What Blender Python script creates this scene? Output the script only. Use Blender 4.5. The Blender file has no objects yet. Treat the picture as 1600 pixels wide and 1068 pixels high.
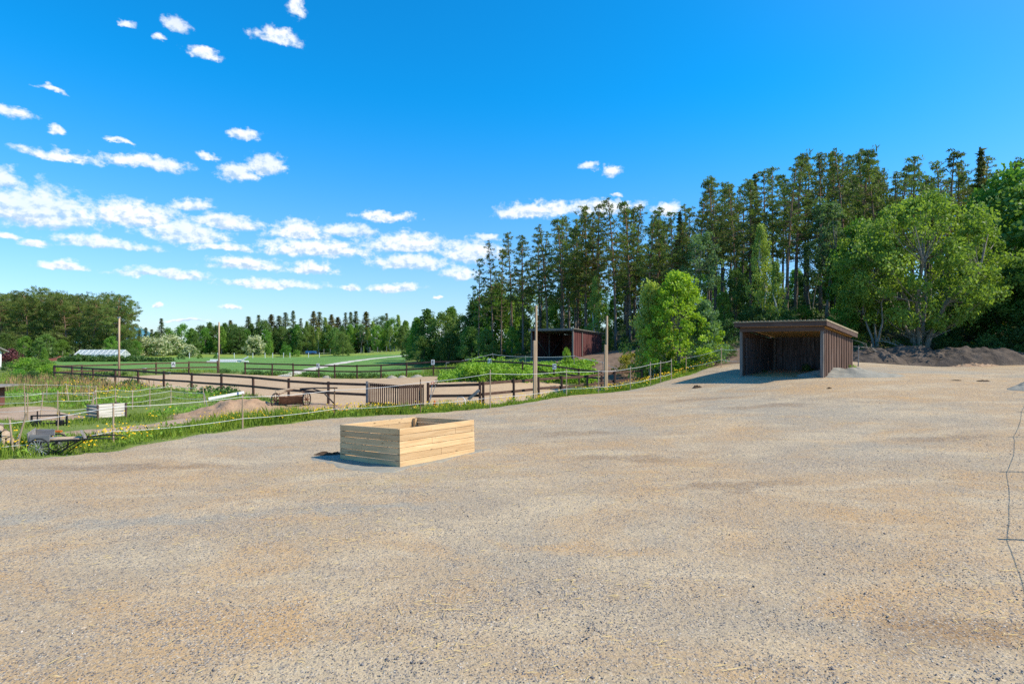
import bpy, math, random
import numpy as np
from mathutils import Vector, Matrix
from mathutils.geometry import delaunay_2d_cdt
R = math.radians
C = bpy.context.scene.collection
scene = bpy.context.scene
F = 889.0; CAMZ = 2.85; HZ = 534.0
rng = np.random.default_rng(7)
random.seed(7)

# ------------------------------------------------------------------ objects
def tag(o, label=None, cat=None, group=None, kind=None):
    if label: o['label'] = label
    if cat: o['category'] = cat
    if group: o['group'] = group
    if kind: o['kind'] = kind
    return o

def thing(name, label, cat, loc=(0, 0, 0), rotz=0.0, group=None, scale=1.0):
    o = bpy.data.objects.new(name, None)
    o.empty_display_size = .2
    C.objects.link(o)
    o.location = loc; o.rotation_euler = (0, 0, rotz)
    o.scale = (scale,) * 3 if not hasattr(scale, '__len__') else scale
    return tag(o, label, cat, group)

def np_mesh(name, verts, faces, mat=None, smooth=False):
    """faces: (M,k) int array or list of such arrays (different k)."""
    me = bpy.data.meshes.new(name)
    if not isinstance(faces, list): faces = [faces]
    faces = [np.asarray(f, np.int32) for f in faces if len(f)]
    v = np.asarray(verts, np.float32)
    me.vertices.add(len(v)); me.vertices.foreach_set('co', v.ravel())
    loops = np.concatenate([f.ravel() for f in faces])
    sizes = np.concatenate([np.full(len(f), f.shape[1], np.int32) for f in faces])
    starts = np.concatenate([[0], np.cumsum(sizes)[:-1]]).astype(np.int32)
    me.loops.add(len(loops)); me.loops.foreach_set('vertex_index', loops)
    me.polygons.add(len(sizes)); me.polygons.foreach_set('loop_start', starts)
    me.update(calc_edges=True)
    if smooth: me.polygons.foreach_set('use_smooth', np.ones(len(sizes), bool))
    me.validate()
    if mat: me.materials.append(mat)
    return me

def put(name, me, parent=None):
    o = bpy.data.objects.new(name, me); C.objects.link(o)
    if parent: o.parent = parent
    return o

class MB:
    """collects boxes, beams and tubes; build() links them as one mesh object"""
    def __init__(s): s.v = []; s.f = []
    def add(s, vs, fs):
        b = len(s.v); s.v += [tuple(p) for p in vs]; s.f += [tuple(b + i for i in f) for f in fs]; return s
    def box(s, c, size, rot=None, bev=0.0):
        hx, hy, hz = [q / 2 for q in size]
        m = rot if rot is not None else Matrix.Identity(3)
        c = Vector(c)
        if bev <= 0:
            pts = [(x, y, z) for z in (-hz, hz) for y in (-hy, hy) for x in (-hx, hx)]
            s.add([c + m @ Vector(p) for p in pts],
                  [(0, 2, 3, 1), (4, 5, 7, 6), (0, 1, 5, 4), (2, 6, 7, 3), (0, 4, 6, 2), (1, 3, 7, 5)])
        else:
            b = min(bev, .45 * min(size))
            # chamfered along its longest axis edges: an octagonal bar
            ax = max(range(3), key=lambda i: size[i])
            o = [i for i in range(3) if i != ax]
            h = [hx, hy, hz]
            prof = [(-h[o[0]] + b, -h[o[1]]), (h[o[0]] - b, -h[o[1]]), (h[o[0]], -h[o[1]] + b), (h[o[0]], h[o[1]] - b),
                    (h[o[0]] - b, h[o[1]]), (-h[o[0]] + b, h[o[1]]), (-h[o[0]], h[o[1]] - b), (-h[o[0]], -h[o[1]] + b)]
            vs = []
            for e in (-h[ax], h[ax]):
                for a_, b_ in prof:
                    p = [0, 0, 0]; p[ax] = e; p[o[0]] = a_; p[o[1]] = b_
                    vs.append(c + m @ Vector(p))
            fl = (ax == 1)
            fs = [tuple(range(8))[::-1], tuple(range(8, 16))] + [(i, (i + 1) % 8, 8 + (i + 1) % 8, 8 + i) for i in range(8)]
            if fl: fs = [f[::-1] for f in fs]
            s.add(vs, fs)
        return s
    def beam(s, p0, p1, w, h, up=(0, 0, 1), bev=0.0):
        p0 = Vector(p0); p1 = Vector(p1); d = p1 - p0; L = d.length
        x = d / L; u = Vector(up)
        if abs(x.dot(u.normalized())) > .98: u = Vector((0, 1, 0))
        y = u.cross(x).normalized(); z = x.cross(y)
        m = Matrix((x, y, z)).transposed()
        return s.box((p0 + p1) / 2, (L, w, h), m, bev)
    def tube(s, pts, rad, n=8, caps=True):
        pts = [Vector(p) for p in pts]
        if not hasattr(rad, '__len__'): rad = [rad] * len(pts)
        base = len(s.v)
        t0 = (pts[1] - pts[0]).normalized()
        ref = Vector((1, 0, 0)) if abs(t0.x) < .8 else Vector((0, 1, 0))
        for i, p in enumerate(pts):
            t = (pts[min(i + 1, len(pts) - 1)] - pts[max(i - 1, 0)])
            t = t.normalized() if t.length > 1e-9 else t0
            a = t.cross(ref).normalized(); b = t.cross(a)
            for k in range(n):
                q = 2 * math.pi * k / n
                s.v.append(tuple(p + (a * math.cos(q) + b * math.sin(q)) * rad[i]))
        for i in range(len(pts) - 1):
            for k in range(n):
                k2 = (k + 1) % n
                s.f.append((base + i * n + k, base + i * n + k2, base + (i + 1) * n + k2, base + (i + 1) * n + k))
        if caps:
            s.f.append(tuple(base + k for k in range(n))[::-1])
            s.f.append(tuple(base + (len(pts) - 1) * n + k for k in range(n)))
        return s
    def lathe(s, prof, n=20, c=(0, 0, 0)):
        base = len(s.v)
        for r, z in prof:
            for k in range(n):
                q = 2 * math.pi * k / n
                s.v.append((c[0] + r * math.cos(q), c[1] + r * math.sin(q), c[2] + z))
        for i in range(len(prof) - 1):
            for k in range(n):
                k2 = (k + 1) % n
                s.f.append((base + i * n + k, base + i * n + k2, base + (i + 1) * n + k2, base + (i + 1) * n + k))
        return s
    def torus(s, c, axis, r, t, n=28, m=8):
        ax = Vector(axis).normalized()
        ref = Vector((0, 0, 1)) if abs(ax.z) < .8 else Vector((1, 0, 0))
        a = ax.cross(ref).normalized(); b = ax.cross(a); c = Vector(c); base = len(s.v)
        for i in range(n):
            q = 2 * math.pi * i / n; d = a * math.cos(q) + b * math.sin(q)
            for j in range(m):
                w = 2 * math.pi * j / m
                s.v.append(tuple(c + d * (r + t * math.cos(w)) + ax * (t * math.sin(w))))
        for i in range(n):
            for j in range(m):
                i2 = (i + 1) % n; j2 = (j + 1) % m
                s.f.append((base + i * m + j, base + i2 * m + j, base + i2 * m + j2, base + i * m + j2))
        return s
    def mesh(s, name, mat, smooth=False, off=None):
        me = bpy.data.meshes.new(name)
        vs = s.v if off is None else [(x - off[0], y - off[1], z - off[2]) for x, y, z in s.v]
        me.from_pydata(vs, [], s.f); me.update()
        if smooth: me.polygons.foreach_set('use_smooth', [True] * len(me.polygons))
        me.materials.append(mat)
        return me
    def build(s, name, mat, parent=None, smooth=False, world=False):
        off = tuple(parent.location) if (world and parent is not None) else None
        return put(name, s.mesh(name, mat, smooth, off), parent)

# ------------------------------------------------------------------ noise for meshes
def vnoise(x, y, seed=0):
    """smooth 2-D value noise in [-1,1]"""
    x = np.asarray(x, float); y = np.asarray(y, float)
    xi = np.floor(x).astype(np.int64); yi = np.floor(y).astype(np.int64)
    fx = x - xi; fy = y - yi
    fx = fx * fx * (3 - 2 * fx); fy = fy * fy * (3 - 2 * fy)
    def h(a, b):
        n = (a * 374761393 + b * 668265263 + seed * 974711) & 0x7fffffff
        n = ((n ^ (n >> 13)) * 1274126177) & 0x7fffffff
        return ((n ^ (n >> 16)) & 0xffff) / 32767.5 - 1
    return (h(xi, yi) * (1 - fx) * (1 - fy) + h(xi + 1, yi) * fx * (1 - fy)
            + h(xi, yi + 1) * (1 - fx) * fy + h(xi + 1, yi + 1) * fx * fy)
def fbm(x, y, seed=0, o=4):
    r = 0; a = 1.0; t = 0
    for i in range(o):
        r = r + a * vnoise(x * 2 ** i, y * 2 ** i, seed + i); t += a; a *= .5
    return r / t
def sstep(a, b, x):
    t = np.clip((np.asarray(x, float) - a) / (b - a), 0, 1); return t * t * (3 - 2 * t)

# ------------------------------------------------------------------ terrain
def PD(px, d): return ((px - 800) / F * d, d)
CP = [(0, 2, 0), (-6, 5, 0), (6, 5, 0), (0, 9, 0), (-10, 8, -.03), (10, 8, .1), (15, 10, .32),
      (-2.6, 13, 0), (-4.3, 14.7, -.10), (-1, 15, -.05), (-2.9, 16.4, -.14), (-12.6, 14, 0), (-11.2, 16, -.03), (-8.9, 18.8, -.02), (-6.7, 21.3, 0),
      (-3.6, 22.6, .02), (-1.1, 23.9, .06), (2.3, 25.8, .38), (8.6, 30.5, .86), (5, 17, .22), (10, 20, .6), (15, 22, .98),
      (20, 20, .95), (10, 14, .28), (20, 14, .62), (8, 25, .6), (11.25, 28, 1.13), (13.85, 25.2, 1.25), (16.5, 28, 1.4),
      (14, 30.6, 1.36), (28, 31, 1.5), (24, 32, 1.38), (25, 34.5, 1.42), (11.5, 34, 1.3), (13.5, 40, 2.1),
      (27.6, 39, 2.37), (36, 40, 2.2), (22.2, 46, 4.7), (17.3, 44, 3.4), (26.8, 45, 4.5), (41, 52, 4.9), (30, 62, 7.0),
      (22, 65, 5.8), (14.6, 65, 4.3), (9, 80, 3.8), (9.9, 55, 2.2), (8, 45, 1.65), (2.5, 48, 1.5), (6, 52, 1.7), (-2, 58, 1.0),
      (-6, 65, .25), (2, 62, 1.6), (60, 75, 7.5), (63, 50, 5), (60, 35, 3.2), (50, 22, 1.8), (40, 10, 1.0), (30, 3, .6),
      (-37, 48, -.2), (-28, 55, -.2), (-12, 48, -.2), (5, 39, -.2), (8, 36, -.2), (-1, 26.4, -.2), (3, 30.5, -.18), (-5, 26, -.2),
      (-16, 33, -.2), (-25, 40, -.2), (-12, 40, -.2), (-3, 36, -.2), (-20, 47, -.2), (10, 38.5, .2),
      (-16, 25.5, -.38), (-20, 26, -.45), (-21.5, 23, -.36), (-30, 34, -.32), (-13, 22, -.18), (-16, 19.5, -.12), (-18, 18, -.1),
      (-30, 5, -.1), (-30, 15, -.2), (-40, 22, -.42), (-60, 40, -.5), (-100, 60, -.7), (-32, 60, -.15), (-36, 100, -.25),
      (-75, 97, -.4), (-110, 130, -.6), (-150, 150, -.6), (-80, 150, -.3), (-40, 150, -.15), (-30, 110, -.2), (-14, 70, -.05),
      (-20, 125, .6), (-22, 143, 1.1), (10, 140, 1.6), (50, 120, 4), (95, 90, 6)]
CP = np.array(CP, float)
def _K(r2): return np.where(r2 > 1e-9, .5 * r2 * np.log(np.maximum(r2, 1e-9)), 0)
_n = len(CP); _S = 20.0
_P = CP[:, :2] / _S
_A = np.zeros((_n + 3, _n + 3))
_A[:_n, :_n] = _K(((_P[:, None] - _P[None]) ** 2).sum(-1)) + np.eye(_n) * .004
_A[:_n, _n] = 1; _A[:_n, _n + 1:] = _P; _A[_n, :_n] = 1; _A[_n + 1:, :_n] = _P.T
_W = np.linalg.solve(_A, np.concatenate([CP[:, 2], [0, 0, 0]]))
def Hraw(x, y):
    x = np.asarray(x, float); y = np.asarray(y, float); sh = x.shape
    q = np.stack([x.ravel(), y.ravel()], 1) / _S
    out = np.empty(len(q))
    for i in range(0, len(q), 20000):
        b = q[i:i + 20000]
        k = _K(((b[:, None] - _P[None]) ** 2).sum(-1))
        out[i:i + 20000] = k @ _W[:_n] + _W[_n] + b @ _W[_n + 1:]
    return out.reshape(sh)
def Hgt(x, y):
    x = np.asarray(x, float); y = np.asarray(y, float)
    d = np.hypot(x, y)
    h = np.clip(Hraw(np.clip(x, -170, 110), np.clip(y, 0, 170)), -1.2, 9.5)
    far = sstep(120, 210, d) ; far = np.where(x > 15, sstep(85, 140, d), far)
    h = h * (1 - far) + (-.5) * far
    near = sstep(2, -12, y)
    h = h * (1 - near) + 0.0 * near
    h = h - .24 * np.exp(-(((x + 12.05) / 1.5) ** 2 + ((y - 15.25) / .62) ** 2) ** 2)      # hollow behind the yard's lip where the cart stands
    # soft unevenness
    h = h + .025 * fbm(x * .35, y * .35, 3) * sstep(3, 9, d)
    return h
def H1(x, y): return float(Hgt(np.array([x]), np.array([y]))[0])
def G(px, d, dz=0.0):
    x, y = PD(px, d); return Vector((x, y, H1(x, y) + dz))
def PT(px, py, d): return Vector(((px - 800) / F * d, d, CAMZ - (py - HZ) / F * d))
_DS = np.geomspace(4, 190, 1500)
def GP(px, py):
    """where the sight line through a point of the photograph meets the ground"""
    x = (px - 800) / F * _DS; z = CAMZ - (py - HZ) / F * _DS
    below = np.nonzero(z < Hgt(x, _DS))[0]
    i = below[0] if len(below) else len(_DS) - 1
    return Vector((x[i], _DS[i], H1(x[i], _DS[i])))
def inpoly(x, y, poly):
    x = np.asarray(x, float); y = np.asarray(y, float); r = np.zeros(x.shape, bool)
    p = np.asarray(poly, float); q = np.roll(p, -1, 0)
    for (x0, y0), (x1, y1) in zip(p, q):
        if y0 == y1: continue
        c = ((y0 > y) != (y1 > y)) & (x < (x1 - x0) * (y - y0) / (y1 - y0) + x0)
        r ^= c
    return r
def edged(poly, x, y):
    """distance to the outline"""
    p = np.asarray(poly, float); q = np.roll(p, -1, 0); best = np.full(np.shape(x), 1e9)
    for a, b in zip(p, q):
        ab = b - a; L = (ab ** 2).sum() + 1e-12
        t = np.clip(((x - a[0]) * ab[0] + (y - a[1]) * ab[1]) / L, 0, 1)
        best = np.minimum(best, np.hypot(x - a[0] - t * ab[0], y - a[1] - t * ab[1]))
    return best
def smooth_poly(pts, step=.5, wob=.12, seed=0):
    """closed Catmull-Rom outline, finely cut and slightly ragged"""
    p = np.array(pts, float); n = len(p); out = []
    for i in range(n):
        a, b, c, d = p[i - 1], p[i], p[(i + 1) % n], p[(i + 2) % n]
        m = max(2, int(np.linalg.norm(c - b) / step))
        for k in range(m):
            t = k / m
            out.append(.5 * ((2 * b) + (c - a) * t + (2 * a - 5 * b + 4 * c - d) * t * t + (3 * b - a - 3 * c + d) * t ** 3))
    o = np.array(out)
    o[:, 0] += wob * fbm(o[:, 0] * 1.3 + 9, o[:, 1] * 1.3, seed + 11); o[:, 1] += wob * fbm(o[:, 0] * 1.3 - 7, o[:, 1] * 1.3, seed + 23)
    return o
# ------------------------------------------------------------------ materials
class NT:
    def __init__(s, tree): s.t = tree; s.n = tree.nodes; s.l = tree.links
    def add(s, typ, **kw):
        n = s.n.new(typ)
        for k, v in kw.items(): setattr(n, k, v)
        return n
    def set(s, sock, v):
        if isinstance(v, bpy.types.NodeSocket): s.l.new(v, sock)
        elif v is not None:
            if hasattr(v, '__len__') and hasattr(sock.default_value, '__len__'):
                v = tuple(v)
                if len(sock.default_value) == 4 and len(v) == 3: v = v + (1,)
            sock.default_value = v
    def math(s, op, a, b=None, c=None, clamp=False):
        n = s.add('ShaderNodeMath', operation=op, use_clamp=clamp)
        s.set(n.inputs[0], a); s.set(n.inputs[1], b); s.set(n.inputs[2], c)
        return n.outputs[0]
    def vmath(s, op, a, b=None, c=None):
        n = s.add('ShaderNodeVectorMath', operation=op)
        s.set(n.inputs[0], a); s.set(n.inputs[1], b)
        if c is not None: s.set(n.inputs[2], c)
        return n
    def noise(s, vec, scale, detail=3, rough=.55, dist=0, out='Fac'):
        n = s.add('ShaderNodeTexNoise')
        s.set(n.inputs['Vector'], vec); s.set(n.inputs['Scale'], scale); s.set(n.inputs['Detail'], detail)
        s.set(n.inputs['Roughness'], rough); s.set(n.inputs['Distortion'], dist)
        return n.outputs[out]
    def voro(s, vec, scale, feature='F1', out='Distance', rnd=1):
        n = s.add('ShaderNodeTexVoronoi', feature=feature)
        s.set(n.inputs['Vector'], vec); s.set(n.inputs['Scale'], scale); s.set(n.inputs['Randomness'], rnd)
        return n.outputs[out]
    def range(s, v, a, b, c=0, d=1, smooth=False):
        n = s.add('ShaderNodeMapRange', interpolation_type='SMOOTHSTEP' if smooth else 'LINEAR')
        s.set(n.inputs[0], v); s.set(n.inputs[1], a); s.set(n.inputs[2], b); s.set(n.inputs[3], c); s.set(n.inputs[4], d)
        return n.outputs[0]
    def mix(s, f, a, b, blend='MIX'):
        n = s.add('ShaderNodeMix', data_type='RGBA', blend_type=blend)
        s.set(n.inputs[0], f); s.set(n.inputs[6], a); s.set(n.inputs[7], b)
        return n.outputs[2]
    def ramp(s, f, stops):
        n = s.add('ShaderNodeValToRGB'); e = n.color_ramp.elements
        while len(e) < len(stops): e.new(.5)
        for q, (p, c) in zip(e, stops): q.position = p; q.color = tuple(c) + (1,)
        s.set(n.inputs[0], f); return n.outputs[0]
    def coords(s, kind='Object', scale=None):
        n = s.add('ShaderNodeTexCoord').outputs[kind]
        if scale is not None:
            m = s.vmath('MULTIPLY', n, scale); return m.outputs[0]
        return n
    def bump(s, h, strength=.4, dist=.02):
        n = s.add('ShaderNodeBump'); s.set(n.inputs['Height'], h); n.inputs['Strength'].default_value = strength
        n.inputs['Distance'].default_value = dist; return n.outputs[0]

def new_mat(name):
    m = bpy.data.materials.new(name); m.use_nodes = True
    k = NT(m.node_tree); k.b = m.node_tree.nodes['Principled BSDF']; k.out = m.node_tree.nodes['Material Output']
    k.b.inputs['Specular IOR Level'].default_value = .25
    return m, k
def finish(k, col, rough=.85, bump=None, metal=0):
    k.set(k.b.inputs['Base Color'], col); k.set(k.b.inputs['Roughness'], rough); k.b.inputs['Metallic'].default_value = metal
    if bump is not None: k.l.new(bump, k.b.inputs['Normal'])

def simple(name, a, b, scale=6, rough=.8, stretch=(1, 1, 1), bump=.3, detail=4, metal=0, bd=.01, rnd=.0):
    """two-tone weathered surface"""
    m, k = new_mat(name); v = k.coords('Object', stretch)
    f = k.range(k.noise(v, scale, detail, .6), .3, .7)
    col = k.mix(f, a, b)
    if rnd:
        oi = k.add('ShaderNodeObjectInfo').outputs['Random']
        col = k.mix(1.0, col, k.ramp(oi, [(0, (1 - rnd,) * 3), (1, (1 + rnd,) * 3)]), 'MULTIPLY')
    finish(k, col, rough, k.bump(k.noise(v, scale * 4, 3), bump, bd) if bump else None, metal)
    return m

def wood(name, a, b, c, axis, grain=14, knots=0.0, rough=.75, boards=None, bscale=0):
    """wood with grain along axis (0 x, 1 y, 2 z); boards = (axis, pitch): tone changes from board to board"""
    m, k = new_mat(name)
    st = [grain * 1.0] * 3; st[axis] = grain * .07
    co = k.coords('Object'); v = k.vmath('MULTIPLY', co, tuple(st)).outputs[0]
    if boards:
        sx = k.add('ShaderNodeSeparateXYZ'); k.l.new(co, sx.inputs[0])
        idx = k.math('FLOOR', k.math('DIVIDE', sx.outputs[boards[0]], boards[1]))
        cx = k.add('ShaderNodeCombineXYZ'); k.set(cx.inputs[0], k.math('MULTIPLY', idx, 7.31)); k.set(cx.inputs[1], k.math('MULTIPLY', idx, 3.77))
        v = k.vmath('ADD', v, cx.outputs[0]).outputs[0]
        wn = k.add('ShaderNodeTexWhiteNoise', noise_dimensions='1D'); k.l.new(idx, wn.inputs['W'])
        tone = wn.outputs['Value']
    g = k.noise(v, 1.0, 5, .65, .6)
    col = k.ramp(g, [(.28, a), (.52, b), (.75, c)])
    if boards: col = k.mix(1.0, col, k.ramp(tone, [(0, (.80, .78, .76)), (1, (1.12, 1.12, 1.1))]), 'MULTIPLY')
    if knots:
        kv = [5.0] * 3; kv[axis] = 2.2
        d = k.voro(k.vmath('MULTIPLY', co, tuple(kv)).outputs[0], 1.0)
        col = k.mix(k.range(d, .05, .13, knots, 0), col, tuple(q * .32 for q in a))
    w = k.noise(co, 1.4, 3)
    col = k.mix(k.range(w, .45, .75, 0, .35), col, tuple(q * .72 for q in b))
    finish(k, col, rough, k.bump(g, .35, .006))
    return m

LEAF_GAIN = 1.6
def leafmat(name, dark, light, scale=.9, trans=.35, rough=.55, rnd=.25, tcol=None, white=None):
    dark = tuple(q * LEAF_GAIN for q in dark); light = tuple(q * LEAF_GAIN for q in light)
    m, k = new_mat(name); co = k.coords('Object')
    oi = k.add('ShaderNodeObjectInfo').outputs['Random']
    big = k.noise(co, scale, 2, .5); fine = k.noise(co, 9.0, 2, .6)
    f = k.math('ADD', k.math('MULTIPLY', big, .6), k.math('MULTIPLY', fine, .4))
    col = k.ramp(f, [(.33, dark), (.66, light)])
    hs = k.add('ShaderNodeHueSaturation')
    k.set(hs.inputs['Hue'], k.range(oi, 0, 1, .5 - .018 * rnd / .25, .5 + .014 * rnd / .25)); k.set(hs.inputs['Value'], k.range(k.math('FRACT', k.math('MULTIPLY', oi, 7.7)), 0, 1, 1 - rnd, 1 + rnd))
    k.set(hs.inputs['Color'], col); col = hs.outputs[0]
    if white:   # blossom
        col = k.mix(k.range(k.noise(co, white, 3, .6), .44, .56), col, (.62, .64, .42))
    k.set(k.b.inputs['Base Color'], col); k.b.inputs['Roughness'].default_value = rough
    tr = k.add('ShaderNodeBsdfTranslucent')
    k.set(tr.inputs[0], k.mix(1.0, col, tcol or (1.25, 1.25, .55), 'MULTIPLY'))
    mx = k.add('ShaderNodeMixShader'); mx.inputs[0].default_value = trans
    k.l.new(k.b.outputs[0], mx.inputs[1]); k.l.new(tr.outputs[0], mx.inputs[2]); k.l.new(mx.outputs[0], k.out.inputs[0])
    return m

def blobmask(k, xy, blobs, warp=None):
    """soft union of ellipses given in metres on the ground: (x, y, rx, ry, angle)"""
    acc = None
    for (x, y, rx, ry, a) in blobs:
        c, s_ = math.cos(a), math.sin(a)
        sub = k.vmath('SUBTRACT', xy, (x, y, 0)).outputs[0]
        u = k.vmath('DOT_PRODUCT', sub, (c / rx, s_ / rx, 0)).outputs['Value']
        w = k.vmath('DOT_PRODUCT', sub, (-s_ / ry, c / ry, 0)).outputs['Value']
        L = k.math('SQRT', k.math('ADD', k.math('MULTIPLY', u, u), k.math('MULTIPLY', w, w)))
        acc = L if acc is None else k.math('MINIMUM', acc, L)
    return acc

MAT = {}
def make_materials():
    # gravel of the yard
    m, k = new_mat('gravel'); co = k.coords('Object')
    flat = k.vmath('MULTIPLY', co, (1, 1, 0)).outputs[0]
    big = k.noise(flat, .16, 4, .6, .6)
    st = k.vmath('MULTIPLY', flat, (.5, 1.1, 0)).outputs[0]
    mid = k.noise(st, .75, 5, .65, .5)
    grey = (.375, .312, .215); tan = (.475, .318, .160); ochre = (.53, .30, .10); dust = (.56, .435, .265)
    col = k.mix(k.range(big, .40, .60), tan, grey)
    col = k.mix(k.range(mid, .46, .64, 0, .9), col, dust)
    och = k.noise(k.vmath('MULTIPLY', flat, (.32, .6, 0)).outputs[0], .9, 4, .65, 1.2)
    col = k.mix(k.range(och, .50, .68, 0, .62), col, ochre)
    # worn streaks and stains that lie where the photograph has them
    wv = k.add('ShaderNodeTexNoise'); k.set(wv.inputs['Vector'], flat); wv.inputs['Scale'].default_value = 1.1; wv.inputs['Detail'].default_value = 4
    wp = k.vmath('ADD', flat, k.vmath('MULTIPLY', k.vmath('SUBTRACT', wv.outputs['Color'], (.5, .5, .5)).outputs[0], (1.6, 1.6, 0)).outputs[0]).outputs[0]
    def gb(px, d, rx, ry, a=0.0): x, y = PD(px, d); return (x, y, rx, ry, a)
    br = blobmask(k, wp, [gb(1500, 5.5, 1.2, .45, .1), gb(1480, 14.6, 1.6, .35), gb(1080, 22.5, 2.2, .5, .1), gb(1200, 20, 2.0, .5), gb(200, 12.8, 3.2, .4, .1), gb(900, 17, 1.5, .4), gb(1150, 11, 2.0, .4, .2), gb(980, 13.5, 1.6, .5)])
    fine = k.noise(flat, 5.5, 4, .7)
    col = k.mix(k.math('MULTIPLY', k.range(br, 1.15, .35, 0, .8, True), k.range(fine, .35, .65, .45, 1)), col, (.22, .125, .052))
    gs = blobmask(k, wp, [gb(230, 8.9, 2.6, .45, .28), gb(20, 9.2, 1.6, .5, .1), gb(560, 9.6, 2.2, .35, .3), gb(1400, 27.5, 5, 1.2)])
    col = k.mix(k.math('MULTIPLY', k.range(gs, 1.1, .3, 0, .75, True), k.range(fine, .3, .6, .4, 1)), col, (.30, .30, .25))
    st_ = blobmask(k, wp, [gb(620, 11.4, 2.4, .5, .35), gb(420, 12.2, 1.5, .4), gb(740, 12.6, 1.2, .4)])
    col = k.mix(k.math('MULTIPLY', k.range(st_, 1.1, .3, 0, .7, True), k.range(fine, .42, .6)), col, (.46, .32, .125))
    # stones
    vd = k.add('ShaderNodeTexVoronoi'); k.set(vd.inputs['Vector'], flat); vd.inputs['Scale'].default_value = 38
    sep = k.add('ShaderNodeSeparateColor'); k.l.new(vd.outputs['Color'], sep.inputs[0])
    tone = k.ramp(sep.outputs[0], [(0, (.06, .062, .075)), (.22, (.13, .13, .145)), (.55, (.27, .24, .21)), (.85, (.42, .36, .28)), (1, (.62, .56, .46))])
    sb = blobmask(k, wp, [gb(60, 7.4, 1.7, .45, .42), gb(300, 8.4, 1.5, .4, .42), gb(470, 9.7, 1.5, .4, .45), gb(640, 11.0, 1.4, .35, .45), gb(850, 6.2, 1.6, .6, .3), gb(1050, 6.8, 1.3, .4, .6), gb(300, 5.6, 1.6, .5, .2), gb(1300, 12.5, 3.0, .8, .2), gb(950, 19, 2.4, .6, .3)])
    dens = k.math('ADD', k.noise(flat, 1.6, 4, .7), k.range(sb, 1.2, .2, 0, .24, True))
    here = k.math('MULTIPLY', k.range(sep.outputs[1], k.range(dens, .35, .68, .85, .12), 1.0, .0, 1.0), k.range(vd.outputs['Distance'], .55, .3))
    col = k.mix(k.math('MINIMUM', k.math('MULTIPLY', here, 3.0), .85), col, tone)
    v2 = k.add('ShaderNodeTexVoronoi'); k.set(v2.inputs['Vector'], flat); v2.inputs['Scale'].default_value = 75
    s2 = k.add('ShaderNodeSeparateColor'); k.l.new(v2.outputs['Color'], s2.inputs[0])
    col = k.mix(k.range(s2.outputs[0], .35, .9, 0, .75), col, k.ramp(s2.outputs[1], [(0, (.08, .08, .088)), (.25, (.18, .16, .145)), (.6, (.34, .26, .175)), (1, (.62, .51, .37))]))
    h = k.math('ADD', k.math('MULTIPLY', k.math('SUBTRACT', 1.0, vd.outputs['Distance']), here), k.math('ADD', k.math('MULTIPLY', k.noise(flat, 60, 4, .7), .5), k.math('MULTIPLY', k.noise(flat, 7, 4, .7, .8), 2.6)))
    finish(k, col, .92, k.bump(h, .65, .02)); MAT['gravel'] = m

    m, k = new_mat('arena_sand'); co = k.coords('Object')
    col = k.mix(k.range(k.noise(co, .25, 4, .6, .5), .35, .65), (.43, .30, .175), (.50, .36, .22))
    col = k.mix(k.range(k.noise(co, 3.2, 4, .7), .5, .72, 0, .5), col, (.31, .205, .125))
    finish(k, col, .95, k.bump(k.noise(co, 5, 4, .7), .6, .06)); MAT['sand'] = m

    m, k = new_mat('bare_dirt'); co = k.coords('Object')
    col = k.mix(k.range(k.noise(co, .6, 5, .65, .6), .35, .65), (.34, .225, .14), (.47, .35, .24))
    col = k.mix(k.range(k.noise(co, 7, 4, .7), .5, .7, 0, .6), col, (.22, .14, .08))
    finish(k, col, .95, k.bump(k.noise(co, 9, 5, .7), .7, .05)); MAT['dirt'] = m

    m, k = new_mat('stone_dust'); co = k.coords('Object')
    col = k.mix(k.range(k.noise(co, 5, 5, .7), .3, .7), (.235, .222, .18), (.35, .32, .255))
    finish(k, col, .95, k.bump(k.noise(co, 30, 5, .7), .5, .02)); MAT['dust'] = m

    m, k = new_mat('path_gravel'); co = k.coords('Object')
    col = k.mix(k.range(k.noise(co, 1.5, 4, .7), .35, .65), (.46, .43, .36), (.58, .54, .46))
    finish(k, col, .95); MAT['path'] = m

    # the ground sheet: meadow grass, forest floor where the 'forest' attribute says so
    m, k = new_mat('ground'); co = k.coords('Object')
    g = k.mix(k.range(k.noise(co, .5, 5, .65), .35, .65), (.11, .16, .03), (.19, .235, .045))
    g = k.mix(k.range(k.noise(co, 4, 4, .7), .55, .75, 0, .6), g, (.20, .17, .08))
    fl = k.mix(k.range(k.noise(co, .8, 5, .7, .5), .40, .62), (.075, .055, .035), (.055, .085, .025))
    fl = k.mix(k.range(k.noise(co, 2.4, 4, .7), .58, .7, 0, .8), fl, (.20, .17, .035))
    so = k.mix(k.range(k.noise(co, 1.2, 5, .7, .5), .35, .65), (.12, .085, .06), (.25, .17, .115))
    a1 = k.add('ShaderNodeAttribute', attribute_name='forest').outputs['Fac']
    a2 = k.add('ShaderNodeAttribute', attribute_name='soil').outputs['Fac']
    col = k.mix(a1, g, fl); col = k.mix(a2, col, so)
    finish(k, col, .95, k.bump(k.noise(co, 6, 5, .7), .6, .05)); MAT['ground'] = m

    m, k = new_mat('crop_field'); co = k.coords('Object')
    st = k.vmath('MULTIPLY', co, (1.0, .2, 0)).outputs[0]
    col = k.mix(k.range(k.noise(st, .35, 5, .65, .5), .3, .7), (.10, .215, .04), (.155, .285, .055))
    col = k.mix(k.range(k.noise(co, 1.1, 5, .75), .45, .75, 0, .5), col, (.12, .22, .05))
    finish(k, col, .9, k.bump(k.noise(co, 3, 5, .8), .8, .15)); MAT['crop'] = m
    m, k = new_mat('meadow_rise'); co = k.coords('Object')
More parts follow.
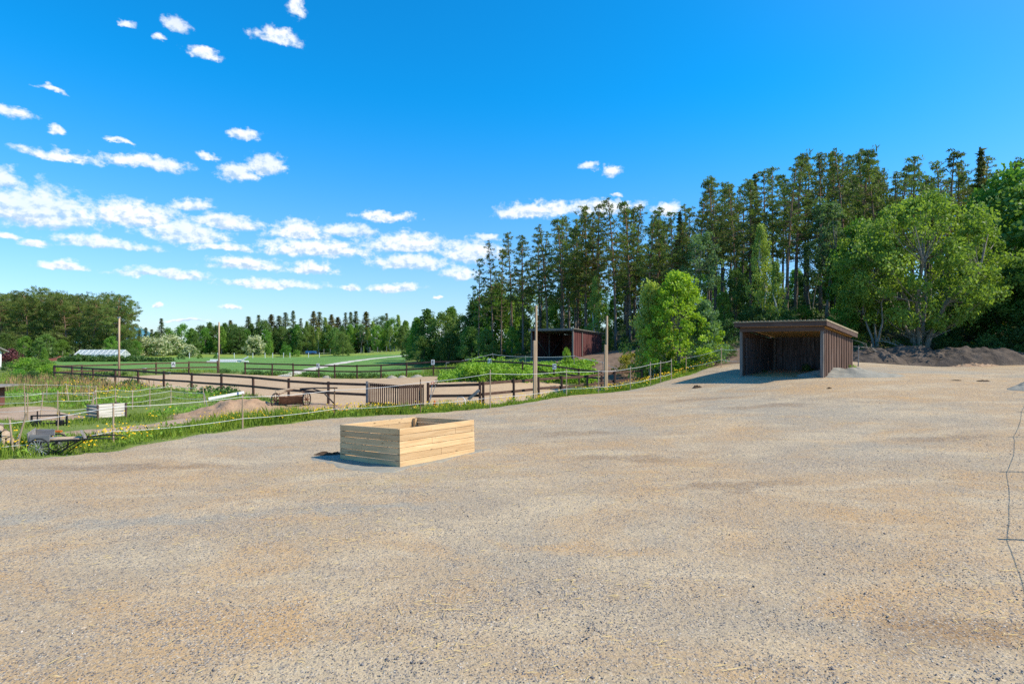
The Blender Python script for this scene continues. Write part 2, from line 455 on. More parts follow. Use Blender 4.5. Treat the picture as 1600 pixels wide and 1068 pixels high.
    col = k.mix(k.range(k.noise(co, .3, 5, .7, .5), .35, .65), (.14, .24, .035), (.27, .33, .05))
    col = k.mix(k.range(k.noise(co, 1.5, 4, .8), .55, .7, 0, .8), col, (.42, .38, .05))
    finish(k, col, .9, k.bump(k.noise(co, 3, 5, .8), .8, .15)); MAT['rise'] = m

    m, k = new_mat('shade_toned_soil'); co = k.coords('Object')
    col = k.mix(k.range(k.noise(co, 1.5, 5, .7, .6), .35, .65), (.06, .047, .037), (.14, .107, .082))  # dark tone carries the trees' shade, painted into the soil
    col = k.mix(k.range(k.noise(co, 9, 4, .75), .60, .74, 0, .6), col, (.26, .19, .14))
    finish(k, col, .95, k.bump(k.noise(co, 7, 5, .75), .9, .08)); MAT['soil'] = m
    MAT['warm_soil'] = simple('mound_soil', (.30, .19, .115), (.43, .29, .18), 2.2, .95, bump=.8, bd=.06)
    MAT['manure'] = simple('manure', (.045, .03, .018), (.11, .07, .04), 12, .95, bump=.9, bd=.03)

    MAT['new_x'] = wood('fresh_pine_board', (.52, .325, .155), (.68, .46, .24), (.76, .555, .32), 0, 14, .75, .65, (2, .148))
    MAT['new_y'] = wood('fresh_pine_board_cross', (.52, .325, .155), (.68, .46, .24), (.76, .555, .32), 1, 14, .75, .65, (2, .148))
    MAT['new_z'] = wood('fresh_pine_post', (.48, .30, .14), (.60, .40, .2), (.68, .48, .26), 2, 14, .5)
    MAT['brown_x'] = wood('brown_stained_wood', (.055, .03, .022), (.10, .058, .042), (.17, .115, .09), 2, 10, 0, .8, (0, .125))
    MAT['brown_y'] = wood('brown_stained_wood_side', (.075, .042, .032), (.13, .078, .058), (.22, .155, .12), 2, 10, 0, .8, (1, .125))
    MAT['brown_b'] = wood('brown_beam', (.06, .036, .028), (.11, .07, .055), (.18, .125, .1), 0, 10)
    MAT['inner_x'] = wood('dark_worn_boards', (.05, .04, .04), (.115, .093, .092), (.32, .27, .26), 2, 13, 0, .9, (0, .115))
    MAT['inner_y'] = wood('dark_worn_boards_side', (.045, .036, .036), (.10, .082, .08), (.28, .235, .23), 2, 13, 0, .9, (1, .115))
    MAT['rail'] = wood('brown_fence_wood', (.06, .032, .022), (.11, .06, .042), (.19, .12, .09), 0, 9)
    MAT['railpost'] = wood('brown_post_wood', (.05, .026, .018), (.095, .05, .035), (.16, .10, .075), 2, 9)
    MAT['red_lifted_x'] = wood('lifted_red_boards', (.12, .045, .042), (.22, .088, .08), (.34, .19, .17), 2, 8, 0, .85, (0, .12))  # lighter copy of the red: interior light painted into the back wall
    MAT['red_y'] = wood('dark_red_boards_side', (.075, .026, .026), (.14, .05, .047), (.24, .12, .11), 2, 8, 0, .85, (1, .12))
    MAT['osb'] = simple('chipboard_ceiling', (.62, .33, .10), (.80, .48, .18), 18, .8, bump=.3)
    MAT['felt'] = simple('grey_roofing', (.16, .15, .14), (.30, .28, .25), 5, .9)
    MAT['corr'] = simple('corrugated_edge', (.25, .20, .13), (.42, .34, .22), 7, .7)
    MAT['grey_wood'] = wood('weathered_grey_wood', (.13, .12, .115), (.25, .235, .22), (.42, .39, .36), 0, 10)
    MAT['pole_wood'] = wood('pole_wood', (.32, .22, .135), (.48, .345, .22), (.62, .475, .33), 2, 8)
    MAT['stake'] = wood('stake_wood', (.24, .17, .105), (.40, .30, .20), (.56, .45, .33), 2, 16)
    MAT['brown_stake'] = wood('dark_stake_wood', (.10, .055, .03), (.19, .11, .06), (.3, .2, .13), 2, 16)
    MAT['rope'] = simple('fence_tape', (.60, .60, .58), (.82, .82, .80), 30, .6, bump=0)
    MAT['white'] = simple('white_paint', (.66, .66, .63), (.82, .82, .80), 5, .6, bump=.1)
    MAT['whitewash'] = wood('whitewashed_boards', (.50, .44, .37), (.66, .60, .52), (.80, .75, .68), 0, 12)
    MAT['ink'] = simple('black_ink', (.015, .015, .015), (.03, .03, .03), 5, .6, bump=0)
    MAT['black'] = simple('black_metal', (.012, .012, .014), (.03, .028, .028), 10, .5, bump=.2)
    MAT['rubber'] = simple('black_rubber', (.016, .016, .018), (.035, .034, .034), 20, .8, bump=.2)
    MAT['steel'] = simple('dull_steel', (.30, .31, .32), (.48, .48, .48), 12, .45, metal=.6, bump=.1)
    MAT['rust'] = simple('rusty_iron', (.14, .07, .04), (.27, .15, .095), 9, .8, bump=.4)
    MAT['cone'] = simple('red_plastic', (.60, .05, .025), (.70, .085, .04), 4, .45, bump=0)
    MAT['redtool'] = simple('red_tool_plastic', (.50, .03, .03), (.60, .05, .05), 4, .45, bump=0)
    MAT['orange'] = simple('orange_plastic', (.50, .13, .02), (.62, .18, .04), 4, .5, bump=0)
    MAT['brick'] = simple('brown_brick', (.12, .05, .04), (.20, .085, .06), 14, .9, (1, 1, 3), .5)
    MAT['cut_wood'] = simple('split_firewood', (.52, .36, .24), (.70, .55, .42), 9, .85, bump=.5)
    MAT['bark_log'] = simple('log_bark', (.10, .07, .05), (.22, .16, .12), 9, .9, bump=.8)
    MAT['blue'] = simple('blue_tarpaulin', (.02, .09, .24), (.035, .13, .32), 5, .5)
    MAT['bucket'] = simple('green_grey_plastic', (.10, .12, .10), (.20, .22, .19), 6, .5)
    MAT['salt'] = simple('pale_block', (.50, .52, .56), (.66, .67, .68), 8, .7)
    MAT['straw'] = simple('straw', (.52, .38, .15), (.74, .58, .28), 20, .8, bump=0)
    MAT['pebble'] = None
    m, k = new_mat('pebble'); co = k.coords('Object')
    v3 = k.add('ShaderNodeTexVoronoi'); k.set(v3.inputs['Vector'], co); v3.inputs['Scale'].default_value = 14
    s3 = k.add('ShaderNodeSeparateColor'); k.l.new(v3.outputs['Color'], s3.inputs[0])
    finish(k, k.ramp(s3.outputs[0], [(0, (.09, .092, .105)), (.3, (.18, .175, .18)), (.6, (.31, .27, .23)), (.85, (.45, .38, .30)), (1, (.62, .56, .48))]), .9); MAT['pebble'] = m
    # bark
    m, k = new_mat('pine_bark'); co = k.coords('Object'); sp = k.add('ShaderNodeSeparateXYZ'); k.l.new(co, sp.inputs[0])
    n_ = k.noise(k.vmath('MULTIPLY', co, (6, 6, 1.4)).outputs[0], 1, 5, .7)
    low = k.mix(k.range(n_, .35, .65), (.10, .075, .06), (.24, .19, .155)); up = k.mix(k.range(n_, .35, .65), (.19, .105, .06), (.34, .20, .115))
    col = k.mix(k.range(k.math('ADD', sp.outputs[2], k.math('MULTIPLY', n_, 2)), 5, 10, 0, .8), low, up)
    finish(k, col, .95, k.bump(n_, .8, .04)); MAT['pine_bark'] = m
    MAT['dark_bark'] = simple('dark_bark', (.06, .045, .035), (.15, .115, .09), 5, .95, (3, 3, .6), .8, bd=.03)
    MAT['grey_bark'] = simple('grey_bark', (.16, .14, .115), (.34, .31, .26), 5, .95, (3, 3, .6), .8, bd=.03)
    m, k = new_mat('birch_bark'); co = k.coords('Object')
    n_ = k.noise(k.vmath('MULTIPLY', co, (3, 3, 9)).outputs[0], 1, 4, .7)
    finish(k, k.mix(k.range(n_, .55, .68), (.56, .53, .48), (.07, .06, .05)), .8); MAT['birch_bark'] = m
    # foliage
    MAT['pine'] = leafmat('pine_needles', (.050, .074, .018), (.148, .175, .042), .7, .42, rnd=.28, tcol=(1.0, 1.2, .6))
    MAT['pine_warm'] = leafmat('old_pine_needles', (.066, .095, .024), (.170, .205, .052), .5, .42, rnd=.2, tcol=(1.0, 1.15, .6))
    MAT['spruce'] = leafmat('spruce_needles', (.050, .072, .022), (.135, .16, .05), .8, .38, rnd=.3)
    MAT['spruce_brown'] = leafmat('brown_spruce_needles', (.055, .06, .018), (.15, .14, .042), .8, .32, rnd=.2)
    MAT['sallow'] = leafmat('sallow_leaves', (.085, .145, .024), (.20, .275, .056), .5, .48, rnd=.15)
    MAT['maple'] = leafmat('bright_leaves', (.095, .175, .016), (.25, .36, .038), .6, .45, rnd=.1)
    MAT['birch'] = leafmat('birch_leaves', (.095, .155, .03), (.22, .285, .065), .6, .4, rnd=.2)
    MAT['deep'] = leafmat('dense_green_leaves', (.044, .09, .020), (.12, .185, .044), .45, .35, rnd=.28)
    MAT['fresh'] = leafmat('fresh_green_leaves', (.055, .13, .018), (.14, .25, .04), .5, .4, rnd=.22)
    MAT['aspen'] = leafmat('grey_green_leaves', (.055, .11, .045), (.13, .205, .09), .5, .4, rnd=.2)
    MAT['blossom'] = leafmat('white_blossom_bush', (.06, .12, .03), (.15, .22, .06), .5, .3, rnd=.15, white=.9)
    MAT['nettle'] = leafmat('nettle_leaves', (.085, .17, .018), (.21, .33, .045), 1.2, .4, rnd=.15)
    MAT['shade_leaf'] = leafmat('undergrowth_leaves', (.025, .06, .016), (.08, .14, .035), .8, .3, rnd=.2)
    MAT['yellowgreen'] = leafmat('yellow_green_leaves', (.13, .15, .02), (.28, .26, .04), .8, .4, rnd=.15)
    MAT['purple'] = leafmat('purple_leaves', (.055, .02, .022), (.14, .05, .045), .8, .25, rnd=.1, tcol=(1.2, .7, .6))
    MAT['grass'] = leafmat('grass_blades', (.085, .14, .018), (.19, .245, .036), .55, .35, rnd=.1)
    MAT['petal'] = leafmat('dandelion_petals', (.50, .31, .007), (.58, .41, .012), 3, .3, rnd=.05, tcol=(1.1, 1.0, .5))
    MAT['dryweed'] = leafmat('dry_stalks', (.17, .11, .05), (.3, .21, .11), 3, .2, rnd=.1)
    # glass
    m, k = new_mat('greenhouse_glass')
    finish(k, (.62, .70, .68), .15); k.b.inputs['Transmission Weight'].default_value = .55; k.b.inputs['IOR'].default_value = 1.1
    k.b.inputs['Specular IOR Level'].default_value = .6; MAT['glass'] = m
    m, k = new_mat('haze_toned_hill'); co = k.coords('Object')
    finish(k, k.mix(k.noise(co, .02, 5), (.05, .17, .24), (.085, .24, .31)), 1); MAT['hill'] = m  # distance haze painted into the forest colour as blue
make_materials()
# ------------------------------------------------------------------ camera, sun, sky
cam = bpy.data.cameras.new('camera'); camo = bpy.data.objects.new('camera', cam); C.objects.link(camo)
cam.sensor_width = 36; cam.lens = 36 * F / 1600; cam.clip_end = 6000; cam.clip_start = .05
camo.location = (0, 0, CAMZ); camo.rotation_euler = (R(90), 0, 0)
scene.camera = camo
SUN_EL = R(46); SUN_XY = Vector((.985, -.15)).normalized()
sdir = Vector((SUN_XY.x * math.cos(SUN_EL), SUN_XY.y * math.cos(SUN_EL), math.sin(SUN_EL)))
sl = bpy.data.lights.new('sun', 'SUN'); sl.energy = 4.9; sl.angle = R(.53); sl.color = (1.0, .91, .76)
so = bpy.data.objects.new('sun', sl); C.objects.link(so); so.rotation_euler = sdir.to_track_quat('Z', 'Y').to_euler(); so.location = (60, -20, 80)

CLOUDS = [  # centre and half size of every cloud, as seen on the sky: x, y, rx, ry in the photograph's angles
 (88, 243, 58, 9), (230, 258, 62, 13), (373, 275, 27, 17), (414, 263, 28, 18), (462, 12, 15, 17), (432, 60, 33, 12), (197, 37, 12, 6),
 (278, 42, 18, 12), (249, 62, 9, 6), (22, 180, 30, 11), (85, 207, 13, 9), (80, 140, 22, 5), (325, 246, 16, 7), (185, 222, 20, 5),
 (8, 285, 24, 20), (55, 335, 108, 38), (210, 342, 72, 26), (290, 368, 62, 20), (345, 386, 52, 8), (165, 384, 72, 11), (52, 382, 20, 7),
 (298, 323, 32, 12), (357, 350, 56, 12), (102, 416, 37, 8), (258, 430, 70, 10), (388, 415, 55, 12), (430, 446, 72, 9), (487, 422, 34, 12),
 (467, 366, 42, 18), (545, 364, 42, 12), (495, 393, 82, 16), (635, 386, 62, 18), (645, 413, 58, 12), (600, 341, 45, 9), (618, 451, 38, 9),
 (545, 449, 13, 6), (735, 398, 46, 20), (720, 430, 28, 12), (360, 482, 15, 5), (247, 476, 8, 5), (684, 463, 7, 3), (820, 335, 42, 15),
 (872, 328, 42, 13), (940, 328, 62, 14), (1042, 331, 22, 12), (955, 270, 14, 11), (921, 262, 13, 7), (962, 304, 9, 4), (760, 372, 18, 6),
 (320, 88, 26, 8), (382, 215, 24, 8), (12, 372, 20, 8), (650, 520, 60, 5), (290, 500, 30, 4)]
w = bpy.data.worlds.new('World'); scene.world = w; w.use_nodes = True
k = NT(w.node_tree); k.n.clear()
sky = k.add('ShaderNodeTexSky', sky_type='NISHITA'); sky.sun_disc = False
sky.sun_elevation = SUN_EL; sky.sun_rotation = math.atan2(SUN_XY.x, SUN_XY.y)
sky.air_density = 1.0; sky.dust_density = .35; sky.ozone_density = 2.2; sky.altitude = 100
co = k.coords('Generated')
sp = k.add('ShaderNodeSeparateXYZ'); k.l.new(co, sp.inputs[0])
az = k.math('ARCTAN2', sp.outputs[0], sp.outputs[1]); el = k.math('ARCSINE', sp.outputs[2])
ae = k.add('ShaderNodeCombineXYZ'); k.l.new(az, ae.inputs[0]); k.l.new(el, ae.inputs[1])
n1 = k.add('ShaderNodeTexNoise'); k.set(n1.inputs['Vector'], k.vmath('MULTIPLY', ae.outputs[0], (20, 34, 0)).outputs[0]); n1.inputs['Scale'].default_value = 1; n1.inputs['Detail'].default_value = 6; n1.inputs['Roughness'].default_value = .62
wr = k.vmath('MULTIPLY', k.vmath('SUBTRACT', n1.outputs['Color'], (.5, .5, .5)).outputs[0], (.031, .028, 0)).outputs[0]
p = k.vmath('ADD', ae.outputs[0], wr).outputs[0]
acc = None; low = None
for (x, y, rx, ry) in CLOUDS:
    u = (x - 800) / F; v_ = (HZ - y) / F
    a = math.atan(u); e = math.atan(v_ / math.sqrt(1 + u * u)); ca = math.cos(a)
    q = k.vmath('MULTIPLY_ADD', p, (F / rx / ca / ca, F / ry / ca, 0), (-a * F / rx / ca / ca, -e * F / ry / ca, 0)).outputs[0]
    s2 = k.add('ShaderNodeSeparateXYZ'); k.l.new(q, s2.inputs[0])
    yy = k.math('MAXIMUM', s2.outputs[1], k.math('MULTIPLY', s2.outputs[1], -2.1))
    L = k.math('ADD', k.math('MULTIPLY', s2.outputs[0], s2.outputs[0]), k.math('MULTIPLY', yy, yy))
    # how far below the cloud's middle: shades its flat base
    if acc is None: acc, low = L, s2.outputs[1]
    else:
        nearer = k.math('LESS_THAN', L, acc); mf = k.add('ShaderNodeMix', data_type='FLOAT')
        k.l.new(nearer, mf.inputs[0]); k.l.new(low, mf.inputs[2]); k.l.new(s2.outputs[1], mf.inputs[3]); low = mf.outputs[0]
        acc = k.math('MINIMUM', acc, L)
n2 = k.noise(k.vmath('MULTIPLY', ae.outputs[0], (66, 84, 0)).outputs[0], 1, 5, .6)
n2b = k.noise(k.vmath('ADD', k.vmath('MULTIPLY', ae.outputs[0], (66, 84, 0)).outputs[0], (.35, .55, 0)).outputs[0], 1, 5, .6)
Lr = k.math('SQRT', acc)
n3 = k.noise(k.vmath('MULTIPLY', ae.outputs[0], (7, 12, 0)).outputs[0], 1, 3, .6)
dens = k.math('ADD', k.math('SUBTRACT', 1.20, Lr), k.math('MULTIPLY', k.math('SUBTRACT', n2, .5), 1.9))
thin = k.range(n3, .36, .55, .78, 1.0)
mask = k.math('MULTIPLY', k.range(dens, -.22, .66, 0, .96, True), thin)
relief = k.range(k.math('ADD', k.math('MULTIPLY', k.math('SUBTRACT', n2, n2b), 2.2), k.math('MULTIPLY', low, .62)), -.50, .34, 0, 1, True)
core = k.range(dens, .2, 1.3, 0, 1)
cc = k.mix(relief, (4.4, 5.9, 7.7), (9.0, 9.2, 9.4))
# air colour: the photograph's deep blue overhead, pale towards the horizon
sd = k.vmath('DOT_PRODUCT', co, tuple(sdir)).outputs['Value']
pol = k.math('SUBTRACT', 1.0, k.math('MULTIPLY', sd, sd))      # tint weakened along the sun's axis so the sky's fill stays less blue
pol = k.range(pol, .30, .85, .35, 1, True)
tint = k.mix(k.math('MULTIPLY', k.range(el, .0, .42, 0, 1, True), pol), (.92, 1.16, 1.52), (.05, 1.34, 2.05))
air = k.mix(1.0, sky.outputs[0], tint, 'MULTIPLY')
colr = k.mix(mask, air, cc)
bg = k.add('ShaderNodeBackground'); k.l.new(colr, bg.inputs[0]); bg.inputs[1].default_value = .10
wo = k.add('ShaderNodeOutputWorld'); k.l.new(bg.outputs[0], wo.inputs[0])
w.cycles.sampling_method = 'MANUAL'; w.cycles.sample_map_resolution = 512
vs = scene.view_settings; vs.view_transform = 'Standard'; vs.look = 'None'; vs.exposure = 0.28; vs.gamma = 1
scene.cycles.max_bounces = 6; scene.cycles.diffuse_bounces = 4; scene.cycles.glossy_bounces = 2; scene.cycles.transmission_bounces = 3; scene.cycles.transparent_max_bounces = 4
scene.cycles.use_denoising = False

# ------------------------------------------------------------------ outlines on the ground
YARD = smooth_poly([(-9, .6), (-16, 5), (-17.5, 11), (-14.4, 13.5), (-12.5, 13.9), (-11.35, 14.35), (-10.75, 15.6), (-8.9, 18.8), (-6.7, 21.3), (-3.6, 22.6), (-1.1, 23.9),
                    (2.3, 25.8), (5.4, 28), (8.6, 30.6), (10.2, 32), (11.2, 33.4), (14, 34), (18, 33.8), (22, 33.6), (28, 33.2), (34, 33), (40, 28), (41, 10), (30, .6)], .4, .22, 1)
ARENA_FENCE = [(-6.83, 27), (-37.8, 47), (-36.2, 48.1), (-34.4, 50), (-32.7, 52.3), (-30.7, 54), (-28.6, 55.5), (5.7, 39), (10.3, 36.9), (-1.28, 25.3), (-3.8, 25.6), (-5.05, 25.5)]
SAND = smooth_poly([(-6.8, 27.2), (-22, 37), (-37.2, 47.1), (-35.8, 47.9), (-34, 49.8), (-32.3, 52), (-30.4, 53.6), (-28.4, 55), (-11, 46.7), (5.7, 38.6), (9.6, 36.7), (4, 31), (-1.3, 25.7), (-3.8, 25.8), (-5.2, 25.9)], .6, .1, 2)
DIRT = smooth_poly([PD(*q) for q in [(95, 17.4), (180, 18.0), (300, 19.7), (380, 20.9), (470, 22.6), (560, 23.9), (645, 24.0), (690, 25.2), (640, 26.3), (578, 27.1), (500, 29.2), (400, 29.2), (330, 26.5), (262, 22.0), (180, 19.8), (98, 18.7)]], .4, .25, 3)
PADDOCK = smooth_poly([PD(*q) for q in [(-60, 24.2), (20, 23.7), (90, 23.4), (135, 24.3), (140, 25.3), (110, 26.4), (90, 28.5), (40, 29), (-20, 27.5), (-60, 26.5)]], .5, .25, 4)
FIELD = smooth_poly([(-46, 61), (-30.5, 59.5), (-10, 49.3), (-8.5, 55), (-13.5, 74), (-22, 117), (-48, 121), (-78, 118), (-79, 97), (-62, 78)], 1.2, .4, 5)
RISE = smooth_poly([(-80, 119), (-48, 122), (-22, 118), (-14, 100), (-8, 112), (-12, 138), (-50, 148), (-90, 148)], 1.5, .6, 6)
PATH = smooth_poly([PD(*q) for q in [(430, 51.5), (452, 51), (492, 60), (535, 73), (590, 86), (660, 96), (660, 99.5), (585, 90), (522, 78), (478, 66), (450, 57)]], .8, .1, 7)
FORESTLINE = [PD(*q) for q in [(640, 74), (720, 66), (790, 57), (850, 53), (930, 50), (985, 44), (1010, 37), (1100, 35.2), (1140, 36), (1200, 36.5), (1335, 34.5), (1420, 37), (1600, 37), (1900, 38)]]
FOREST = FORESTLINE + [(140, 60), (140, 190), (-4, 190), (-8, 120), (-10, 90)]

def sheet(name, poly, mat, step, lift, label=None, zfun=None):
    """a sheet laid on the terrain: cut along its outline, its rim tucked into the ground"""
    p = np.asarray(poly); lo = p.min(0); hi = p.max(0)
    xs = np.arange(lo[0], hi[0], step); ys = np.arange(lo[1], hi[1], step)
    X, Y = np.meshgrid(xs, ys); X = X + (np.arange(len(ys)) % 2)[:, None] * step * .5
    X = X.ravel(); Y = Y.ravel()
    ok = inpoly(X, Y, p); X, Y = X[ok], Y[ok]
    ed = edged(p, X, Y); ok = ed > step * .55; X, Y, ed = X[ok], Y[ok], ed[ok]
    n = len(p)
    pts = [Vector((a, b)) for a, b in p] + [Vector((a, b)) for a, b in zip(X, Y)]
    ed_ = [(i, (i + 1) % n) for i in range(n)]
    vo, _, fo, *_r = delaunay_2d_cdt(pts, ed_, [], 1, 1e-4)
    v = np.array([(q.x, q.y) for q in vo]); f = np.array([t for t in fo if len(t) == 3], np.int32)
    ctr = v[f].mean(1); f = f[inpoly(ctr[:, 0], ctr[:, 1], p)]
    dist = edged(p, v[:, 0], v[:, 1])
    z = Hgt(v[:, 0], v[:, 1]) + np.where(dist < 1e-3, -.03, lift)
    if zfun is not None: z = z + zfun(v[:, 0], v[:, 1]) * np.clip(dist / 1.0, 0, 1)
    V = np.stack([v[:, 0], v[:, 1], z], 1)
    # make faces point up
    a = V[f[:, 1]] - V[f[:, 0]]; b = V[f[:, 2]] - V[f[:, 0]]
    fl = np.cross(a, b)[:, 2] < 0; f[fl] = f[fl][:, ::-1]
    o = put(name, np_mesh(name, V, f, mat, True)); tag(o, label, None, None, 'structure')
    return o
def yard_relief(x, y):
    d = np.hypot(x, y)
    return .018 * fbm(x * .9, y * .9, 41) + .010 * fbm(x * 3.1, y * 3.1, 42, 3) * (d < 22)
sheet('gravel_yard', YARD, MAT['gravel'], .30, .035, 'grey and tan gravel yard with straw and brown stains', yard_relief)
sheet('riding_arena_sand', SAND, MAT['sand'], .6, .035, 'pinkish tan sand of the fenced riding arena', lambda x, y: .03 * fbm(x * 1.2, y * 1.2, 51))
sheet('dirt_track', DIRT, MAT['dirt'], .35, .03, 'bare tan dirt track beside the grass strip', lambda x, y: .05 * fbm(x * 1.1, y * 1.1, 52))
sheet('paddock_soil', PADDOCK, MAT['dirt'], .5, .03, 'brown trampled soil in the stake fenced paddock', lambda x, y: .05 * fbm(x * 1.1, y * 1.1, 53))
sheet('field', FIELD, MAT['crop'], 2.0, .10, 'flat bright green field behind the arena')
sheet('meadow_rise', RISE, MAT['rise'], 2.5, .12, 'yellow green rough meadow rising beyond the field')
sheet('field_path', PATH, MAT['path'], .8, .16, 'pale gravel path curving through the green field')

# the ground itself, one sheet out to the horizon
NA, NR = 420, 300
ang = np.radians(np.concatenate([np.linspace(-175, -50, 60, endpoint=False), np.linspace(-50, 50, NA - 120), np.linspace(50, 175, 61)[1:]]))
rad = np.concatenate([[.05], np.geomspace(1.0, 130, NR - 41), np.geomspace(134, 5000, 40)])
A_, R_ = np.meshgrid(ang, rad)
gx = (np.sin(A_) * R_).ravel(); gy = (np.cos(A_) * R_).ravel()
gz = Hgt(gx, gy)
sink = np.zeros(len(gx))
for P_, mrg in ((YARD, .5), (SAND, .6), (DIRT, .5), (PADDOCK, .5), (FIELD, 2.5), (RISE, 3.0)):
    inn = inpoly(gx, gy, P_); dd = edged(P_, gx, gy)
    sink = np.maximum(sink, np.where(inn, sstep(.05, mrg, dd) * .14, 0))
near_f = inpoly(gx, gy, FOREST)
rough = np.where(near_f, .16 * fbm(gx * .5, gy * .5, 61) + .08 * fbm(gx * 1.7, gy * 1.7, 62), .02 * fbm(gx * .9, gy * .9, 63)) * sstep(0, 3, np.where(near_f, edged(FOREST, gx, gy), 3))
gz = gz - sink + rough
na, nr = len(ang), len(rad)
idx = np.arange(na * nr).reshape(nr, na)
fq = np.stack([idx[:-1, :-1].ravel(), idx[:-1, 1:].ravel(), idx[1:, 1:].ravel(), idx[1:, :-1].ravel()], 1)[:, ::-1]
gme = np_mesh('ground', np.stack([gx, gy, gz], 1), fq, MAT['ground'], True)
fa = np.where(near_f, sstep(0, 2.0, edged(FOREST, gx, gy)), 0).astype(np.float32)
at = gme.attributes.new('forest', 'FLOAT', 'POINT'); at.data.foreach_set('value', fa)
# trodden bare soil: the slope below the far shed, the ground behind the yard, the bank behind the near shed
soil = np.zeros(len(gx))
for (px, d, r1, r2) in ((985, 42, 5.2, 6.0), (1010, 36, 3.2, 2.6), (930, 46, 4, 4), (860, 45, 4.5, 3.0), (1130, 37.5, 3.2, 2.2), (1400, 34.5, 9, 1.6), (1360, 36.5, 2.0, 2.2), (1100, 35.5, 3.5, 2.0)):
    cx, cy = PD(px, d)
    soil = np.maximum(soil, sstep(1.15, .75, np.hypot((gx - cx) / r1, (gy - cy) / r2) + .25 * fbm(gx * .7, gy * .7, 65)))
at = gme.attributes.new('soil', 'FLOAT', 'POINT'); at.data.foreach_set('value', soil.astype(np.float32))
tag(put('ground', gme), 'grassy ground with forest floor on the rise', None, None, 'structure')

# distant wooded hill
hx = np.linspace(-1500, -300, 70); hd = np.linspace(0, 1, 12)
HX, HD = np.meshgrid(hx, hd)
prof = 50 * np.exp(-((hx + 1232) / 72) ** 4) * (1 + .08 * fbm(hx / 40, hx * 0, 5)) + 14 * np.exp(-((hx + 1150) / 160) ** 2)
HZ_ = prof[None] * np.sin(np.pi * np.clip(HD, 0, 1)) * (1 + .1 * fbm(HX / 60, HD * 6, 8)) - 10
ii = np.arange(HX.size).reshape(HX.shape)
tag(put('hills', np_mesh('hills', np.stack([HX.ravel(), (1650 + 300 * HD).ravel(), HZ_.ravel()], 1), np.stack([ii[:-1, :-1].ravel(), ii[:-1, 1:].ravel(), ii[1:, 1:].ravel(), ii[1:, :-1].ravel()], 1), MAT['hill'], True)), 'blue distant hill behind the left trees', None, None, 'structure')
# ------------------------------------------------------------------ hay feeder crate
def feeder():
    A = GP(624, 732.5).to_2d()   # near corner
    u = Vector((math.cos(math.radians(52)), math.sin(math.radians(52)))); v = Vector((-u.y, u.x))
    z0 = H1(A.x, A.y) - .012
    t = thing('hay_feeder', 'square open feeder of fresh pine boards on the gravel yard', 'feeder', (A.x, A.y, z0 + .03), math.atan2(u.y, u.x))
    t.rotation_euler = (-.046, .026, math.atan2(u.y, u.x))
    L, W, ph, th, n = 2.50, 2.18, .146, .045, 6
    rr = random.Random(3)
    def wall(axis, c, length, mat, splits):
        m = MB()
        for i in range(n):
            zc = ph * (i + .5) + .003
            cuts = [-length / 2] + ([length * splits[i % len(splits)]] if splits[i % len(splits)] is not None else []) + [length / 2]
            for s0, s1 in zip(cuts[:-1], cuts[1:]):
                Lb = s1 - s0 - .004; mid = (s0 + s1) / 2
                j = rr.uniform(-.004, .004); tilt = rr.uniform(-.0016, .0016)
                rot = Matrix.Rotation(tilt, 3, 'Y' if axis == 0 else 'X')
                hh = ph - (rr.uniform(.004, .011) if axis == 0 else rr.uniform(.006, .019))
                if axis == 0: m.box((c[0] + mid, c[1] + j, zc), (Lb, th, hh), rot, .006)
                else: m.box((c[0] + j, c[1] + mid, zc), (th, Lb, hh), rot, .006)
        return m.build('board_wall', mat, t)
    wall(0, (L / 2, 0), L, MAT['new_x'], [None, .02, None, -.1, .22, None])
    wall(0, (L / 2, W), L, MAT['new_x'], [None, .1, None])
    wall(1, (th / 2 + .0, W / 2), W - th - .006, MAT['new_y'], [.0, None, .12, None, -.2, None])
    wall(1, (L - th / 2 - .0, W / 2), W - th - .006, MAT['new_y'], [None, .1])
    for x, y in ((.10, .08), (L - .10, .08), (.10, W - .08), (L - .10, W - .08)):
        MB().box((x, y, .43), (.09, .09, .84), None, .006).build('corner_post', MAT['new_z'], t)
    r_ = MB().tube([(L - .22, W - .42, .12), (L - .22, W - .17, .12)], [.2, .2], 14)
    return t, A, u, v
fd, fA, fu, fv = feeder()
def fw(a, b): q = fA + fu * a + fv * b; return (q.x, q.y)
DUSTP = smooth_poly([fw(-.45, -.35), fw(.8, -.33), fw(2.2, -.28), fw(3.35, -.15), fw(3.0, .3), fw(2.9, 2.9), fw(-.3, 3.0), fw(-.75, 1.8), fw(-.8, .5)], .12, .14, 9)
sheet('stone_dust_pad', DUSTP, MAT['dust'], .14, .045, 'grey stone dust pad round the feeder', lambda x, y: .03 * fbm(x * 3, y * 3, 77))
